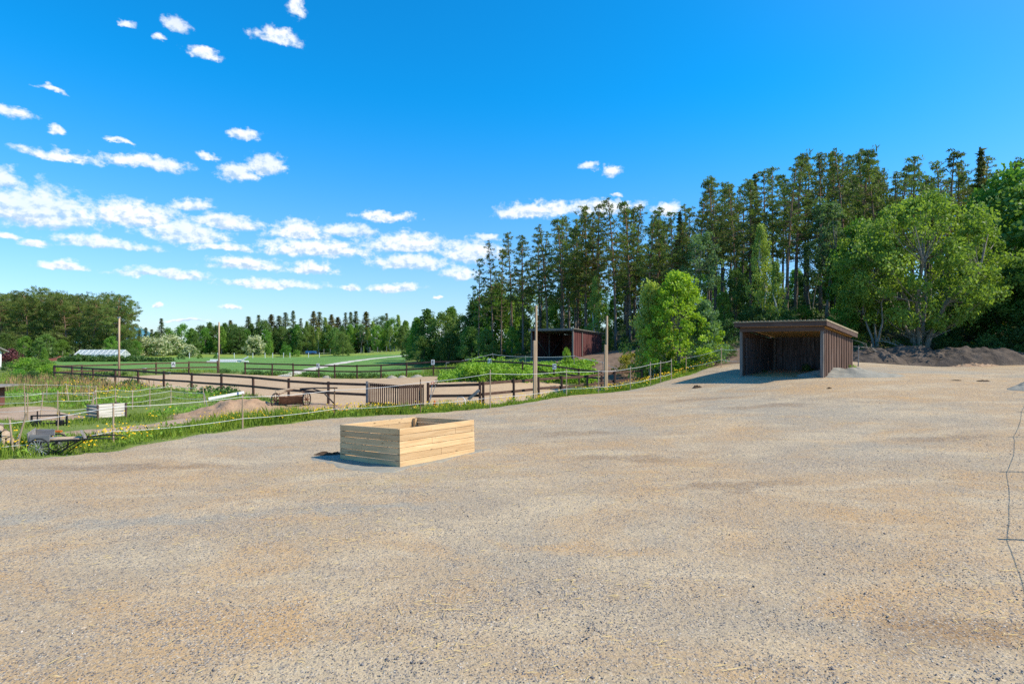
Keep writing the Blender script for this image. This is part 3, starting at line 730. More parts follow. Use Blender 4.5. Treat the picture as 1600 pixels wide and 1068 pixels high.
def heap(name, label, cat, c, r, h, mat, seed=0, rot=0, n=40, rough=.25, base=None, kind=None, group=None):
    """irregular heap resting on the terrain"""
    rr = np.linspace(0, 1, n // 2); th = np.linspace(0, 2 * np.pi, n, endpoint=False)
    T, Q = np.meshgrid(th, rr)
    wob = 1 + .18 * fbm(np.cos(T) * 1.6 + seed * 3.1, np.sin(T) * 1.6, seed)
    lx = np.cos(T) * Q * r[0] * wob; ly = np.sin(T) * Q * r[1] * wob
    x = c[0] + lx * math.cos(rot) - ly * math.sin(rot); y = c[1] + lx * math.sin(rot) + ly * math.cos(rot)
    prof = (1 - Q ** 2) ** 1.2
    s = 2.2 / max(min(r), .05)
    z = h * prof * (1 + rough * 1.5 * fbm(x * s * .5, y * s * .5, seed + 3)) + h * rough * .6 * prof ** .5 * fbm(x * s * 2, y * s * 2, seed + 4)
    gz = Hgt(x, y)
    z = gz + np.where(Q > .995, -.05, z + .02)
    cz = float(Hgt(np.array([c[0]]), np.array([c[1]]))[0])
    V = np.stack([(x - c[0]).ravel(), (y - c[1]).ravel(), (z - cz).ravel()], 1)
    nr_, nt = x.shape; ii = np.arange(nr_ * nt).reshape(nr_, nt); jj = np.roll(ii, -1, 1)
    f = np.stack([ii[:-1].ravel(), ii[1:].ravel(), jj[1:].ravel(), jj[:-1].ravel()], 1)
    o = put(name, np_mesh(name, V, f, mat, True)); o.location = (c[0], c[1], cz)
    return tag(o, label, cat, group, kind)
q = GP(516, 712)
heap('manure_pile', 'low dark manure pile left of the pine feeder', 'manure', (q.x, q.y), (.5, .26), .07, MAT['manure'], 3, .2, 34, 1.1)
for px, py, s, lb in ((1089, 607, .28, 'two lumped dark manure droppings in front of the leafy tree'), (1296, 608, .14, 'small dark dropping in front of the near open shed'), (1495, 596, .32, 'flat dark manure scatter left of the soil heap\'s sunlit end'), (1536, 597, .40, 'longest flat manure scatter, right of another scatter')):
    q = GP(px, py); heap('manure_pile', lb, 'manure', (q.x, q.y), (s, s * .5), s * .42 if s < .3 else .05, MAT['manure'], int(px), .1, 26, .9)
q = GP(1092, 608)

# ------------------------------------------------------------------ open sheds
def battens(m, axis, c, length, zb, ztfun, pitch, th, rr, gap=.012, over=.02):
    """upright boards, every other one standing proud of its neighbours"""
    n = max(2, int(length / pitch)); p = length / n
    for i in range(n):
        s = -length / 2 + p * (i + .5)
        off = (th * .9 if i % 2 else 0) + rr.uniform(-.004, .004)
        zt = ztfun(s) + rr.uniform(-.01, .01); zl = zb + rr.uniform(-.03, .03)
        wd = (p + over if i % 2 else p - gap)
        if axis == 0: m.box((c[0] + s, c[1] + off * c[2], (zt + zl) / 2), (wd, th, zt - zl))
        else: m.box((c[0] + off * c[2], c[1] + s, (zt + zl) / 2), (th, wd, zt - zl))

def near_shed():
    a = R(47); W, D = 3.80, 3.78
    x0, y0 = 11.28, 28.0; z0 = 1.12
    t = thing('open_shed', 'dark brown open fronted shed with chipboard ceiling beside the gravel yard', 'shed', (x0, y0, z0), -a)
    rr = random.Random(5)
    zf, zbk = 2.33, 1.87          # wall plate heights front and back
    top = lambda y: zf + (zbk - zf) * y / D
    m = MB(); battens(m, 1, (W - .03, D / 2, 1), D - .02, .02, lambda s: top(s + D / 2) - .02, .17, .028, rr); m.build('side_wall', MAT['brown_y'], t)
    m = MB(); battens(m, 1, (.03, D / 2, -1), D - .02, -.15, lambda s: top(s + D / 2) - .02, .17, .028, rr); m.build('side_wall', MAT['brown_y'], t)
    m = MB(); battens(m, 0, (W / 2, D - .06, -1), W - .14, -.1, lambda s: zbk + .16, .16, .026, rr)
    for s in range(5): m.box((.5 + s * .7, D - .115, .33 + .02 * (s % 2)), (.6, .03, .22 - .03 * (s % 3)))
    m.box((W / 2, D - .12, 1.02), (W - .3, .05, .07))
    m.build('back_wall', MAT['inner_x'], t)
    # inner lining of the left wall
    m = MB()
    for i in range(14): m.box((.085, .45 + i * .25, .5 + .48), (.024, .243, 1.9 - .03 * (i % 3)))
    m.box((.11, D / 2, .98), (.05, D - .4, .08)); m.build('wall_lining', MAT['inner_y'], t)
    for nm, p0, p1, s in (('post', (.02, -.02, -.12), (.02, -.02, zf), .13), ('post', (W - .10, -.04, .02), (W - .10, -.02, zf), .13), ('post', (W * .68, D - .2, -.1), (W * .68, D - .2, zbk), .12), ('post', (.16, D - .2, -.1), (.16, D - .2, zbk), .11)):
        MB().beam(p0, p1, s, s, (0, 1, 0), .012).build(nm, MAT['grey_brown_z'], t)
    # ceiling, roof and fascia
    m = MB(); m.beam((W / 2, -.12, top(-.12) + .10), (W / 2, D + .05, top(D) + .10), W - .06, .018); m.build('ceiling', MAT['osb'], t)
    m = MB(); m.beam((W / 2, -.42, top(-.42) + .30), (W / 2, D + .12, top(D + .12) + .30), W + .42, .05)
    n = 48
    for i in range(n):
        x = -.21 + (W + .42) * (i + .5) / n
        if i % 2: m.beam((x, -.44, top(-.44) + .335), (x, D + .11, top(D + .11) + .335), .075, .024)
    m.build('roof', MAT['corr'], t)
    m = MB(); m.box((W / 2 - .0, -.355, top(-.3) + .175), (W + .30, .035, .19)); m.box((W / 2, -.10, top(-.1) - .015), (W + .02, .05, .21)); m.build('fascia', MAT['brown_b'], t)
    for x in (-.175, W + .175):
        MB().beam((x, -.36, top(-.36) + .175), (x, D + .10, top(D + .10) + .175), .035, .19).build('barge_board', MAT['brown_b'], t)
    m = MB()
    for i in range(6):
        x = .02 + (W - .04) * i / 5
        m.beam((x, -.33, top(-.33) + .19), (x, D + .08, top(D + .08) + .19), .05, .13)
    m.build('rafters', MAT['brown_b'], t)
    def loc(x, y, z):
        return Vector((x0 + x * math.cos(a) + y * math.sin(a), y0 - x * math.sin(a) + y * math.cos(a), z0 + z))
    return t, loc, a
MAT['grey_brown_z'] = wood('grey_brown_post', (.10, .085, .075), (.19, .165, .145), (.30, .265, .235), 2, 10)
ns, nloc, na_ = near_shed()
# things lying in the near shed
q = nloc(.95, 3.45, .02); t = tag(MB().box((0, 0, .09), (.95, .22, .18), None, .03).build('feed_board', MAT['salt']), 'pale board lying along the back wall inside the near shed', 'board'); t.location = q; t.rotation_euler.z = -na_
q = nloc(2.55, 3.4, .02)
t = thing('salt_bucket', 'small pale bucket at the foot of the inner post in the near shed', 'bucket', q, -na_)
MB().lathe([(.0, .02), (.10, .02), (.13, .24), (.135, .24), (.135, .25), (.12, .25), (.09, .04), (0, .04)], 16).build('pail', MAT['salt'], t, True)
q = nloc(3.12, 3.52, .95)
t = thing('hanging_bucket', 'round grey green bucket hung on the back wall inside the near shed', 'bucket', q, -na_)
MB().torus((0, 0, .16), (0, 1, 0), .15, .012, 18, 6).build('handle', MAT['steel'], t, True)
MB().lathe([(0, -.16), (.13, -.16), (.17, .14), (.18, .14), (.18, .16), (.16, .15), (.12, -.13), (0, -.13)], 18).build('pail', MAT['bucket'], t, True)
# grey gravel hump by the shed's right corner, straw on its floor
q = GP(1320, 586); heap('gravel_heap', 'low grey gravel hump by the right corner of the near shed', 'gravel heap', (q.x, q.y - .3), (2.3, 1.0), .30, MAT['dust'], 12, -.2, 60, .45)
q = PT(1640, 597, 21.5); heap('gravel_heap', 'grey gravel hump cut by the frame under the off-yard fence', 'gravel heap', (q.x - .35, 21.5), (1.3, .6), .28, MAT['dust'], 13, .1, 50, .5)
q = nloc(1.9, 1.0, 0)
heap('straw_litter', 'trampled brown straw litter on the near shed floor', 'straw', (q.x, q.y), (2.0, 1.35), .07, simple('litter', (.20, .13, .06), (.40, .28, .13), 8, .95, bump=.8), 14, -na_, 60, .5, kind='stuff')

def far_shed():
    a = R(35); W, D = 3.95, 5.2
    x0, y0 = 1.66, 48.0; z0 = 1.47
    t = thing('open_shed', 'dark red open shed with diagonal braces standing below the pine forest', 'shed', (x0, y0, z0), -a)
    rr = random.Random(6); zf, zbk = 2.30, 2.0
    top = lambda y: zf + (zbk - zf) * y / D
    m = MB(); battens(m, 1, (W - .03, D / 2, 1), D, -.25, lambda s: top(s + D / 2), .16, .024, rr); m.build('side_wall', MAT['red_y'], t)
    m = MB(); battens(m, 1, (.03, D / 2, -1), D, -.2, lambda s: top(s + D / 2), .16, .024, rr); m.build('side_wall', MAT['red_y'], t)
    m = MB(); battens(m, 0, (W / 2, D - .05, 1), W - .1, -.2, lambda s: zbk, .16, .024, rr); m.build('back_wall', MAT['red_lifted_x'], t)
    for x, y, zt in ((0, 0, zf), (W, 0, zf), (W * .5, D - .2, zbk), (.16, D * .5, top(D * .5)), (W * .84, D - .2, zbk)):
        MB().box((x, y, zt / 2 - .15), (.12, .12, zt + .3), None, .012).build('post', MAT['grey_brown_z'], t)
    for p0, p1 in (((.35, D - .17, .1), (W * .48, D - .17, zbk - .15)), ((W * .52, D - .17, zbk - .15), (W - .7, D - .17, .05)), ((.14, .4, 1.7), (.14, D * .48, .1)), ((.14, D * .52, .1), (.14, D - .4, 1.7)), ((W - .7, D - .14, zbk - .15), (W * .55, D - .14, .1))):
        MB().beam(p0, p1, .035, .10).build('brace', MAT['grey_brown_z'], t)
    MB().beam((W + .03, 1.55, .2), (W + .03, 1.55, top(1.5)), .04, .10, (0, 1, 0)).build('batten', MAT['grey_brown_z'], t)
    m = MB(); m.beam((W / 2, -.22, top(-.22) + .14), (W / 2, D + .25, top(D + .25) + .14), W + .42, .05)
    for i in range(5): m.beam((.02 + (W - .04) * i / 4, -.2, top(-.2) + .06), (.02 + (W - .04) * i / 4, D + .2, top(D + .2) + .06), .05, .11)
    m.build('roof', MAT['felt'], t)
    MB().box((W / 2, -.215, top(-.2) + .05), (W + .35, .03, .13)).build('fascia', MAT['grey_brown_z'], t)
    def loc(x, y, z): return Vector((x0 + x * math.cos(a) + y * math.sin(a), y0 - x * math.sin(a) + y * math.cos(a), z0 + z))
    MB_ = MB().beam(loc(.2, -.06, .10), loc(W - .2, -.06, .12), .04, .09)
    o = MB_.build('threshold_bar', MAT['grey_brown_z']); o.parent = t; o.matrix_parent_inverse = Matrix.LocRotScale(t.location, t.rotation_euler, None).inverted()
    return t
far_shed()

# ------------------------------------------------------------------ arena fence
def line_at(px, p, q):
    """where the sight line of column px crosses the ground line p-q"""
    u = (px - 800) / F
    t = (u * p[1] - p[0]) / ((q[0] - p[0]) - u * (q[1] - p[1]))
    return (p[0] + t * (q[0] - p[0]), p[1] + t * (q[1] - p[1]))
POST_H = 1.15
def rail_fence(label, pts, heights=(.58, 1.06), group='brown rail fences round the riding arena', sag=None, side=1, over=()):
    x0, y0 = pts[0]; t = thing('rail_fence', label, 'fence', (x0, y0, H1(x0, y0)), 0, group)
    rr = random.Random(len(pts) * 7 + int(abs(x0)))
    tops = []
    for i, (x, y) in enumerate(pts):
        z = H1(x, y); lx, ly = rr.uniform(-.03, .03), rr.uniform(-.03, .03); hh = POST_H + rr.uniform(-.03, .05)
        MB().beam((x - lx * .2, y, z - .2), (x + lx, y + ly, z + hh), .115, .115, (0, 1, 0), .02).build('post', MAT['railpost'], t, world=True)
        tops.append((x, y, z))
    for i in range(len(pts) - 1):
        (xa, ya, za), (xb, yb, zb) = tops[i], tops[i + 1]
        d = Vector((xb - xa, yb - ya)).normalized(); nrm = Vector((d.y, -d.x)) * (.075 * side)
        for hi, h in enumerate(heights):
            ja, jb = rr.uniform(-.025, .025), rr.uniform(-.025, .025)
            e = .07
            MB().beam((xa - d.x * e + nrm.x, ya - d.y * e + nrm.y, za + h + ja), (xb + d.x * e * .4 + nrm.x, yb + d.y * e * .4 + nrm.y, zb + h + jb), .04, .125, (0, 0, 1), .006).build('rail', MAT['rail'], t, world=True)
    return t
NP, NQ = (-6.83, 27.0), (-37.8, 47.0)
near_pts = [line_at(px, NP, NQ) for px in (575, 513, 451, 396, 346, 299, 256, 216, 180, 146, 113, 85)]
rail_fence('brown two rail fence along the arena\'s near side, left of the gate', near_pts, side=-1)
end_pts = [NQ] + [PD(*q) for q in ((128, 48.2), (187, 50), (244, 52.4), (295, 54.2), (340, 55.5))]
rail_fence('brown two rail fence across the arena\'s short left end, with the letter A', end_pts, side=1)
FP, FQ = PD(340, 55.5), (5.7, 39.0)
far_px = (340, 383, 425, 458, 498, 523, 558, 595, 635, 677, 725, 765, 816, 866, 905, 940)
far_pts = [line_at(px, FP, FQ) for px in far_px]
rail_fence('brown two rail fence along the arena\'s far side, in front of the green field', [(x, y + .02) for x, y in far_pts][1:], side=1)
RP, RQ = (-1.28, 25.35), (8.4, 35.3)
right_pts = [RP] + [line_at(px, RP, RQ) for px in (803, 842, 878, 917, 960, 1003)]
rail_fence('brown rail fence climbing the grass bank on the arena\'s right end', right_pts, side=-1)
gp2 = (-3.78, 25.6)
t = rail_fence('short brown fence bay right of the slatted gate, with a broken brace', [gp2, (-1.42, 25.32)], side=-1)
MB().beam((-1.95, 25.22, H1(-1.9, 25.3) + .42), (-1.45, 25.2, H1(-1.4, 25.3) + .82), .05, .13).build('brace', MAT['grey_wood'], t, world=True)

# slatted gate: two leaves, folded forwards
def gate():
    p0 = Vector((-6.72, 26.75)); p1 = Vector((-5.02, 25.25)); p2 = Vector((-3.98, 25.75)); z = H1(-5.4, 26)
    t = thing('slatted_gate', 'brown slatted double gate folded forwards into the arena\'s entrance', 'gate', (p0.x, p0.y, z))
    for a, b, n in ((p0, p1, 14), (p1, p2, 13)):
        m = MB(); d = (b - a).normalized(); nr2 = Vector((d.y, -d.x)) * .03
        for i in range(n):
            s = a + (b - a) * ((i + .5) / n)
            m.beam((s.x, s.y, z + .10), (s.x, s.y, z + 1.10), .028, .060, (d.x, d.y, 0))
        for h in (.20, 1.03):
            m.beam((a.x - nr2.x, a.y - nr2.y, z + h), (b.x - nr2.x, b.y - nr2.y, z + h), .03, .09)
        m.beam((a.x, a.y, z + 1.115), (b.x, b.y, z + 1.115), .07, .03)
        m.build('gate_leaf', MAT['railpost'], t, world=True)
    MB().beam((p0.x - .1, p0.y + .03, z - .2), (p0.x - .1, p0.y + .03, z + 1.2), .10, .10, (0, 1, 0), .01).build('hinge_post', MAT['grey_wood'], t, world=True)
gate()

# dressage letters
def letter(ch, p, z, ang, label, size=.3):
    t = thing('letter_sign', label, 'sign', (p[0], p[1], z), ang, 'white letter boards on the arena fence')
    MB().box((0, 0, 0), (size * .8, .02, size * 1.15)).build('board', MAT['white'], t)
    cu = bpy.data.curves.new('letter', 'FONT'); cu.body = ch; cu.size = size * 1.05; cu.align_x = 'CENTER'; cu.align_y = 'CENTER'; cu.extrude = .003
    tmp = bpy.data.objects.new('letter', cu); C.objects.link(tmp)
    bpy.context.view_layer.update()
    me = bpy.data.meshes.new_from_object(tmp.evaluated_get(bpy.context.evaluated_depsgraph_get()))
    bpy.data.objects.remove(tmp); me.materials.clear(); me.materials.append(MAT['ink'])
    o = put('letter', me, t); o.location = (0, -.0145, 0); o.rotation_euler = (R(90), 0, 0)
ea = line_at(272, (end_pts[3]), (end_pts[4]))
letter('A', (ea[0] + .1, ea[1] - .28), H1(*ea) + .92, R(15), 'white letter board reading A on the rail at the arena\'s left end', .40)
for px, ch in ((498, 'K'), (677, 'E'), (765, 'H'), (866, 'C')):
    q = line_at(px, FP, FQ); letter(ch, (q[0], q[1] - .2), H1(*q) + 1.05, R(0), 'white letter board reading %s on a post of the far arena fence' % ch, .34)

# ------------------------------------------------------------------ stakes and tape
def sagrope(m, a, b, sag, r=.012):
    a = Vector(a); b = Vector(b); n = 8
    m.tube([a.lerp(b, i / n) - Vector((0, 0, sag * 4 * (i / n) * (1 - i / n))) for i in range(n + 1)], r, 5)
def stake_fence(label, stakes, fr=(.30, .92), mat=None, tape=.0075, group='thin stake fences strung with white tape', extra=()):
    """stakes: (x, y, height, leanx, leany)"""
    x0, y0 = stakes[0][:2]; t = thing('stake_fence', label, 'fence', (x0, y0, H1(x0, y0)), 0, group)
    P3 = []
    for s in stakes:
        x, y, h = s[:3]; lx, ly = (s[3], s[4]) if len(s) > 3 else (random.uniform(-.03, .03), 0); z = H1(x, y)
        w_ = .026
        MB().tube([(x, y, z - .15), (x + lx * .5, y + ly * .5, z + h * .5), (x + lx, y + ly, z + h)], [w_, w_ * .95, w_ * .85], 7).build('stake', s[5] if len(s) > 5 else (mat or MAT['stake']), t, world=True)
        P3.append([Vector((x + lx * f, y + ly * f - w_ - .004, z + h * f)) for f in fr])
    for i in range(len(P3) - 1):
        for j in range(len(fr)):
            m = MB(); L = (P3[i + 1][j] - P3[i][j]).length
            sagrope(m, P3[i][j], P3[i + 1][j], .012 * L + random.uniform(0, .03), tape)
            m.build('tape', MAT['rope'], t, world=True)
    for a, b in extra:
        m = MB(); sagrope(m, a, b, .04, tape); m.build('tape', MAT['rope'], t, world=True)
    return t
def S(px, d, h, lx=0.0, mat=None, ly=0.0):
    x, y = PD(px, d); return (x, y, h, lx, ly) + ((mat,) if mat else ())
stake_fence('thin stake fence with white tape on the grass strip along the yard edge',
            [S(-60, 13.6, 1.1), S(21, 15.0, .95, -.10), S(177, 16.3, 1.13), S(379, 18.9, 1.16), S(522, 21.6, 1.15, .02, MAT['brown_stake']), S(657, 22.8, 1.36, .0, MAT['brown_stake']), S(766, 23.8, 1.62), S(885, 26.2, 1.28), S(935, 27.4, 1.22), S(985, 28.6, 1.2), S(1016, 29.6, 1.2), S(1032, 30.1, 1.15), S(1049, 30.7, 1.12)],
            (.28, .90))
stake_fence('leaning stake beside the log pile, propping the yard edge fence', [S(22, 15.15, 1.12, .33), S(23, 15.2, .4, .02)], (.5,))
stake_fence('pale stake fence with sagging tapes round the trampled paddock',
            [S(-30, 23.2, 1.1), S(39, 23.4, 1.12), S(43, 23.6, 1.1), S(63, 24.2, 1.15, .12), S(90, 23.0, 1.25), S(138, 24.6, 1.15, .28), S(146, 25.2, 1.08), S(152, 26.2, 1.1, -.08), S(181, 26.8, 1.12, -.03), S(207, 27.6, .95), S(234, 28.2, 1.0), S(267, 29.6, .98), S(320, 28.6, .95, -.10)], (.35, .66, .93), None, .007)
stake_fence('short stakes and tapes across the grass behind the paddock', [S(-40, 29.5, 1.1), S(38, 30, 1.05), S(73, 30.5, 1.0), S(108, 30.5, 1.0, -.18), S(139, 29.5, 1.0), S(150, 29, 1.05)], (.5, .95), None, .007)
stake_fence('stake fence with dark tape between leafy tree and near shed', [S(1072, 33.2, 1.05), S(1127, 32.6, 1.18), S(1158, 30.5, 1.3)], (.4, .9), MAT['pole_wood'], .008)
stake_fence('stakes with thin tape on the bare slope below the far shed', [S(697, 47, .8), S(772, 47.5, 1.0, -.12), S(821, 44.5, .95), S(897, 43.5, 1.0, .0), S(943, 41.5, 1.0, -.06), S(966, 40.5, .7), S(1048, 36.5, 1.0)], (.9,), MAT['grey_wood'], .012)
p = G(1341, 30.6); t = thing('wooden_stake', 'lone grey stake by the right wall of the near shed', 'stake', p)
MB().tube([(0, 0, -.1), (.02, 0, 1.15)], [.03, .025], 7).build('shaft', MAT['grey_wood'], t); MB().torus((.018, 0, 1.02), (0, 0, 1), .032, .006, 12, 5).build('wire_tie', MAT['steel'], t)
# the yard's right hand fence stands just outside the frame; its shadow falls across the gravel
rf = []
for d, k_ in ((4.3, 1.10), (7.85, .955), (11.3, .93), (14.3, .93), (17.2, .935), (21.5, .935)):
    rf.append((d * k_ + .42, d, 1.15, 0, 0))
stake_fence('stake fence along the yard\'s right edge, throwing its thin shadow over the gravel', rf, (.92,), None, .0045)

# poles
def pole(label, px, d, ztop, r, stub=None, rz=0):
    p = G(px, d); t = thing('wooden_pole', label, 'pole', p, rz, 'bare wooden poles round the riding arena')
    H_ = ztop - p.z
    if stub:
        MB().beam((0, 0, -.3), (0, 0, stub), .13, .09, (0, 1, 0), .015).build('footing_post', MAT['pole_wood'], t)
        MB().beam((.085, -.005, .15), (.10, 0, H_), .095, .095, (0, 1, 0), .012).build('mast', MAT['pole_wood'], t)
    else:
        MB().tube([(0, 0, -.3), (0, 0, H_ * .5), (.02, 0, H_)], [r, r * .93, r * .85], 9).build('mast', MAT['pole_wood'], t, True)
    return t
pole('tallest square wooden pole bolted to a stub post beside the tape fence', 835, 27.2, 4.60, .07, 2.9, R(28))
pole('square wooden pole standing left of the leafy tree', 946, 30.6, 4.25, .07, 2.6, R(28))
t = pole('round wooden pole at the arena corner, in front of the greenhouse', 186, 49.6, 4.92, .085)
MB().box((0, 0, 5.15), (.16, .2, .12), None, .02).build('lamp_head', MAT['steel'], t)
pole('round wooden pole rising from the far arena fence left of the blossom tree', 342, 55.9, 4.8, .085)

# ------------------------------------------------------------------ things round the fences
def wheel(m_t, m_r, parent, c, axis, r, tyre_t, nsp=10, hub=.05, mats=('rubber', 'steel')):
    w0 = MB().torus(c, axis, r, tyre_t, 30, 8).build('wheel', MAT[mats[0]], parent, True)
    s = MB(); ax = Vector(axis).normalized(); ref = Vector((0, 0, 1)); a = ax.cross(ref).normalized(); b = ax.cross(a); cc_ = Vector(c)
    for i in range(nsp):
        q = 2 * math.pi * i / nsp; d = a * math.cos(q) + b * math.sin(q)
        s.tube([cc_ + d * hub * .6 + ax * (.02 if i % 2 else -.02), cc_ + d * (r - tyre_t * .6)], .008 if nsp > 10 else .014, 5)
    s.tube([cc_ - ax * .06, cc_ + ax * .06], hub, 10)
    s.torus(c, axis, r - tyre_t * .9, tyre_t * .4, 30, 6)
    o = s.build('spokes', MAT[mats[1]], w0); return w0
def gig():
    p = G(93, 15.2, .09); t = thing('horse_cart', 'two wheeled cart with grey plank seat and black shafts in the yard edge grass', 'cart', p, R(10), None, .86)
    r = .29
    for y in (-.48, .48): wheel(0, 0, t, (-.30, y, .30), (0, 1, 0), r, .019, 18)
    MB().tube([(-.30, -.5, .30), (-.30, .5, .30)], .022, 8).build('axle', MAT['black'], t)
    m = MB()
    for y in (-.33, .33): m.beam((-.62, y, .46), (.62, y, .50), .035, .05)
    for x in (-.6, -.3, .1, .6): m.beam((x, -.34, .455), (x, .34, .455), .04, .035)
    for y in (-.38, .38): m.beam((-.30, y, .30), (-.30, y, .47), .04, .03, (0, 1, 0))
    for y in (-.3, .3):
        m.beam((.55, y, .46), (-.05, y, .12), .03, .03); m.beam((.62, y, .44), (.1, y, .06), .03, .03)
    m.build('frame', MAT['black'], t)
    m = MB(); m.box((-.02, 0, .515), (1.3, .5, .028)); m.build('floor_board', MAT['pole_wood'], t)
    m = MB(); m.beam((-.66, .05, .72), (-.16, .05, .70), .03, .19); m.build('seat_back', MAT['grey_wood'], t)
    m = MB(); m.beam((-.62, -.34, .60), (-.08, -.34, .57), .03, .20); m.box((-.36, -.10, .535), (.5, .45, .03)); m.build('seat_plank', MAT['grey_wood'], t)
    m = MB(); m.beam((-.66, -.36, .60), (-.69, .08, .70), .03, .30); m.build('seat_end', MAT['grey_wood'], t)
    m = MB(); m.box((.66, .0, .62), (.03, .42, .30), Matrix.Rotation(R(-24), 3, 'Y') @ Matrix.Rotation(R(22), 3, 'Z'), .008); m.build('dash_board', MAT['grey_wood'], t)
    for y in (-.30, .34):
        MB().tube([(.15, y, .47), (.7, y, .50), (1.2, y * 1.02, .53), (1.75, y * .9, .50)], [.022, .024, .022, .016], 7).build('shaft', MAT['black'], t, True)
gig()
def wagon():
    p = G(455, 24.0, .24); t = thing('old_wagon', 'rusty brown two wheeled wagon with tipped shafts on the dirt mound', 'cart', p, R(20), None, 1.12)
    for x in (-.55, .55): wheel(0, 0, t, (x, 0, .27), (1, -.62, 0), .26, .024, 10, .05, ('rubber', 'rust'))
    MB().tube([(-.58, 0, .27), (.58, 0, .27)], .025, 8).build('axle', MAT['rust'], t)
    m = MB(); rot = Matrix.Rotation(R(38), 3, 'X')
    m.box((0, -.03, .26), (.84, .03, .40), rot); m.box((0, .17, .18), (.84, .30, .03), rot)
    for x in (-.42, .42): m.box((x, .07, .29), (.03, .34, .34), rot)
    m.build('body', MAT['rust'], t)
    m = MB(); m.beam((-.55, .02, .60), (.15, .20, .70), .20, .035); m.build('seat_plank', MAT['pole_wood'], t)
    m = MB()
    m.tube([(-.5, .1, .52), (-.52, .25, .25), (-.54, .35, -.02)], .014, 6); m.tube([(-.5, -.15, .48), (.1, .1, .66)], .014, 6); m.tube([(.35, 0, .60), (.56, -.1, .48)], .016, 6); m.tube([(-.2, -.2, .40), (.5, -.05, .46)], .012, 6)
    m.build('frame', MAT['rust'], t)
    for pts in ([(.3, .0, .62), (.75, -.05, .68), (1.15, -.1, .52), (1.55, -.35, .08)], [(.3, .22, .66), (.9, .4, .66), (1.7, .65, .62)]):
        MB().tube(pts, .026, 7).build('shaft', MAT['black'], t, True)
wagon()
for px, d, L, a, lb in ((486, 23.3, .75, -40, 'short dark iron bar lying left of the brown stake'), (560, 23.9, .3, -35, 'dark wooden peg stub sticking up from the dirt mound')):
    p = G(px, d); o = MB().beam((-L / 2 * math.cos(R(a)), L / 2 * .3, .06), (L / 2 * math.cos(R(a)), -L / 2 * .3, .12 if L > .5 else .30), .045, .045).build('iron_bar', MAT['black']); o.location = p; tag(o, lb, 'bar')
# dark tube added as the shadow beside the wagon
p = G(424, 23.6, .09); t = thing('shadow_tube', 'black tube put in as the shadow left of the rusty wagon', 'pipe', p, R(25)); MB().tube([(-.22, 0, 0), (.22, 0, 0)], .09, 14, False).build('barrel', MAT['rubber'], t, True); MB().torus((.22, 0, 0), (1, 0, 0), .09, .018, 18, 6).build('collar', MAT['rubber'], t, True)
# feed rack
p = G(77, 20.4, 0); t = thing('metal_rack', 'low black metal rack standing on grass behind the grey seated cart', 'rack', p, R(12))
m = MB()
for z in (.10, .38): m.beam((-.55, 0, z), (.55, 0, z), .05, .05)
for x in (-.55, .55): m.beam((x, 0, 0), (x, 0, .4), .05, .05, (0, 1, 0))
m.build('frame', MAT['black'], t)
for x in (-.36, .33): MB().box((x, .0, .10), (.2, .16, .2), None, .03).build('hopper', MAT['black'], t)
for x in (-.36, .33): MB().beam((x, -.02, .1), (x, -.02, .55), .03, .03, (0, 1, 0)).build('upright', MAT['black'], t)
p = G(90, 18.4, 0); t = thing('rake', 'upright rake with orange head and pale shaft in the grass', 'rake', p)
MB().tube([(0, 0, .05), (.0, .05, .72)], .015, 7).build('shaft', MAT['stake'], t); m = MB(); m.box((.0, 0, .04), (.28, .05, .05), None, .01)
for i in range(9): m.box((-.12 + i * .03, -.03, .02), (.01, .05, .05))
m.build('head', MAT['orange'], t)
# whitewashed crate
p = G(166, 23.4, .08); t = thing('slatted_crate', 'whitewashed slatted crate on the paddock grass behind stakes', 'crate', p, R(58), None, .88)
m = MB(); rr = random.Random(2)
for i in range(5):
    m.box((.03, -.5, .12 + i * .125), (1.15, .03, .105), Matrix.Rotation(rr.uniform(-.02, .02), 3, 'Y'))
m.build('front_boards', MAT['whitewash'], t)
for y0_, nm in ((.5, 'back_boards'),):
    m = MB()
    for i in range(4): m.box((.03, y0_, .12 + i * .15), (1.15, .03, .09))
    m.build(nm, MAT['grey_wood'], t)
for x, nm in ((-.6, 'end_boards'), (.64, 'end_boards')):
    m = MB()
    for i in range(4): m.box((x, 0, .13 + i * .15), (.03, .98, .085))
    m.build(nm, MAT['grey_wood'], t)
for x in (-.56, .60):
    for y in (-.54, .46): MB().box((x, y, .33), (.07, .05, .68), None, .008).build('corner_post', MAT['brown_b'], t)
# log pile at the left edge
p = G(2, 15.2, 0)
def logs():
    rr = random.Random(9); n = 0
    for row, (cnt, z) in enumerate(((5, .1), (4, .27), (3, .44), (2, .60))):
        for i in range(cnt):
            r = rr.uniform(.085, .105); x = (i - (cnt - 1) / 2) * .2 - .12 + rr.uniform(-.02, .02)
            t = thing('split_log', ['pale cut log in the bottom row of the log pile', 'pale cut log in the second row of the log pile', 'pale cut log in the third row of the log pile', 'pale cut log on top of the log pile'][row] + ' by the leaning stake', 'log', (p.x + x * .74, p.y + x * .67, p.z + z + .02), R(42) + rr.uniform(-.15, .15), 'stacked logs at the left edge')
            MB().tube([(0, -.18, 0), (0, .35, .01)], [r, r * .96], 11, False).build('bark', MAT['bark_log'], t, True)
            MB().tube([(0, -.186, 0), (0, -.175, 0)], [r * .96, r * .96], 11).build('cut_face', MAT['cut_wood'], t)
logs()
# brick hut
p = G(-76, 27.5, -.1); t = thing('brick_hut', 'small brown brick hut with a flat grey roof behind the paddock', 'hut', p, R(4))
MB().box((0, .8, .55), (2.4, 1.6, 1.1)).build('wall', MAT['brick'], t); MB().box((.22, .8, 1.14), (3.0, 2.0, .08)).build('roof', MAT['felt'], t)
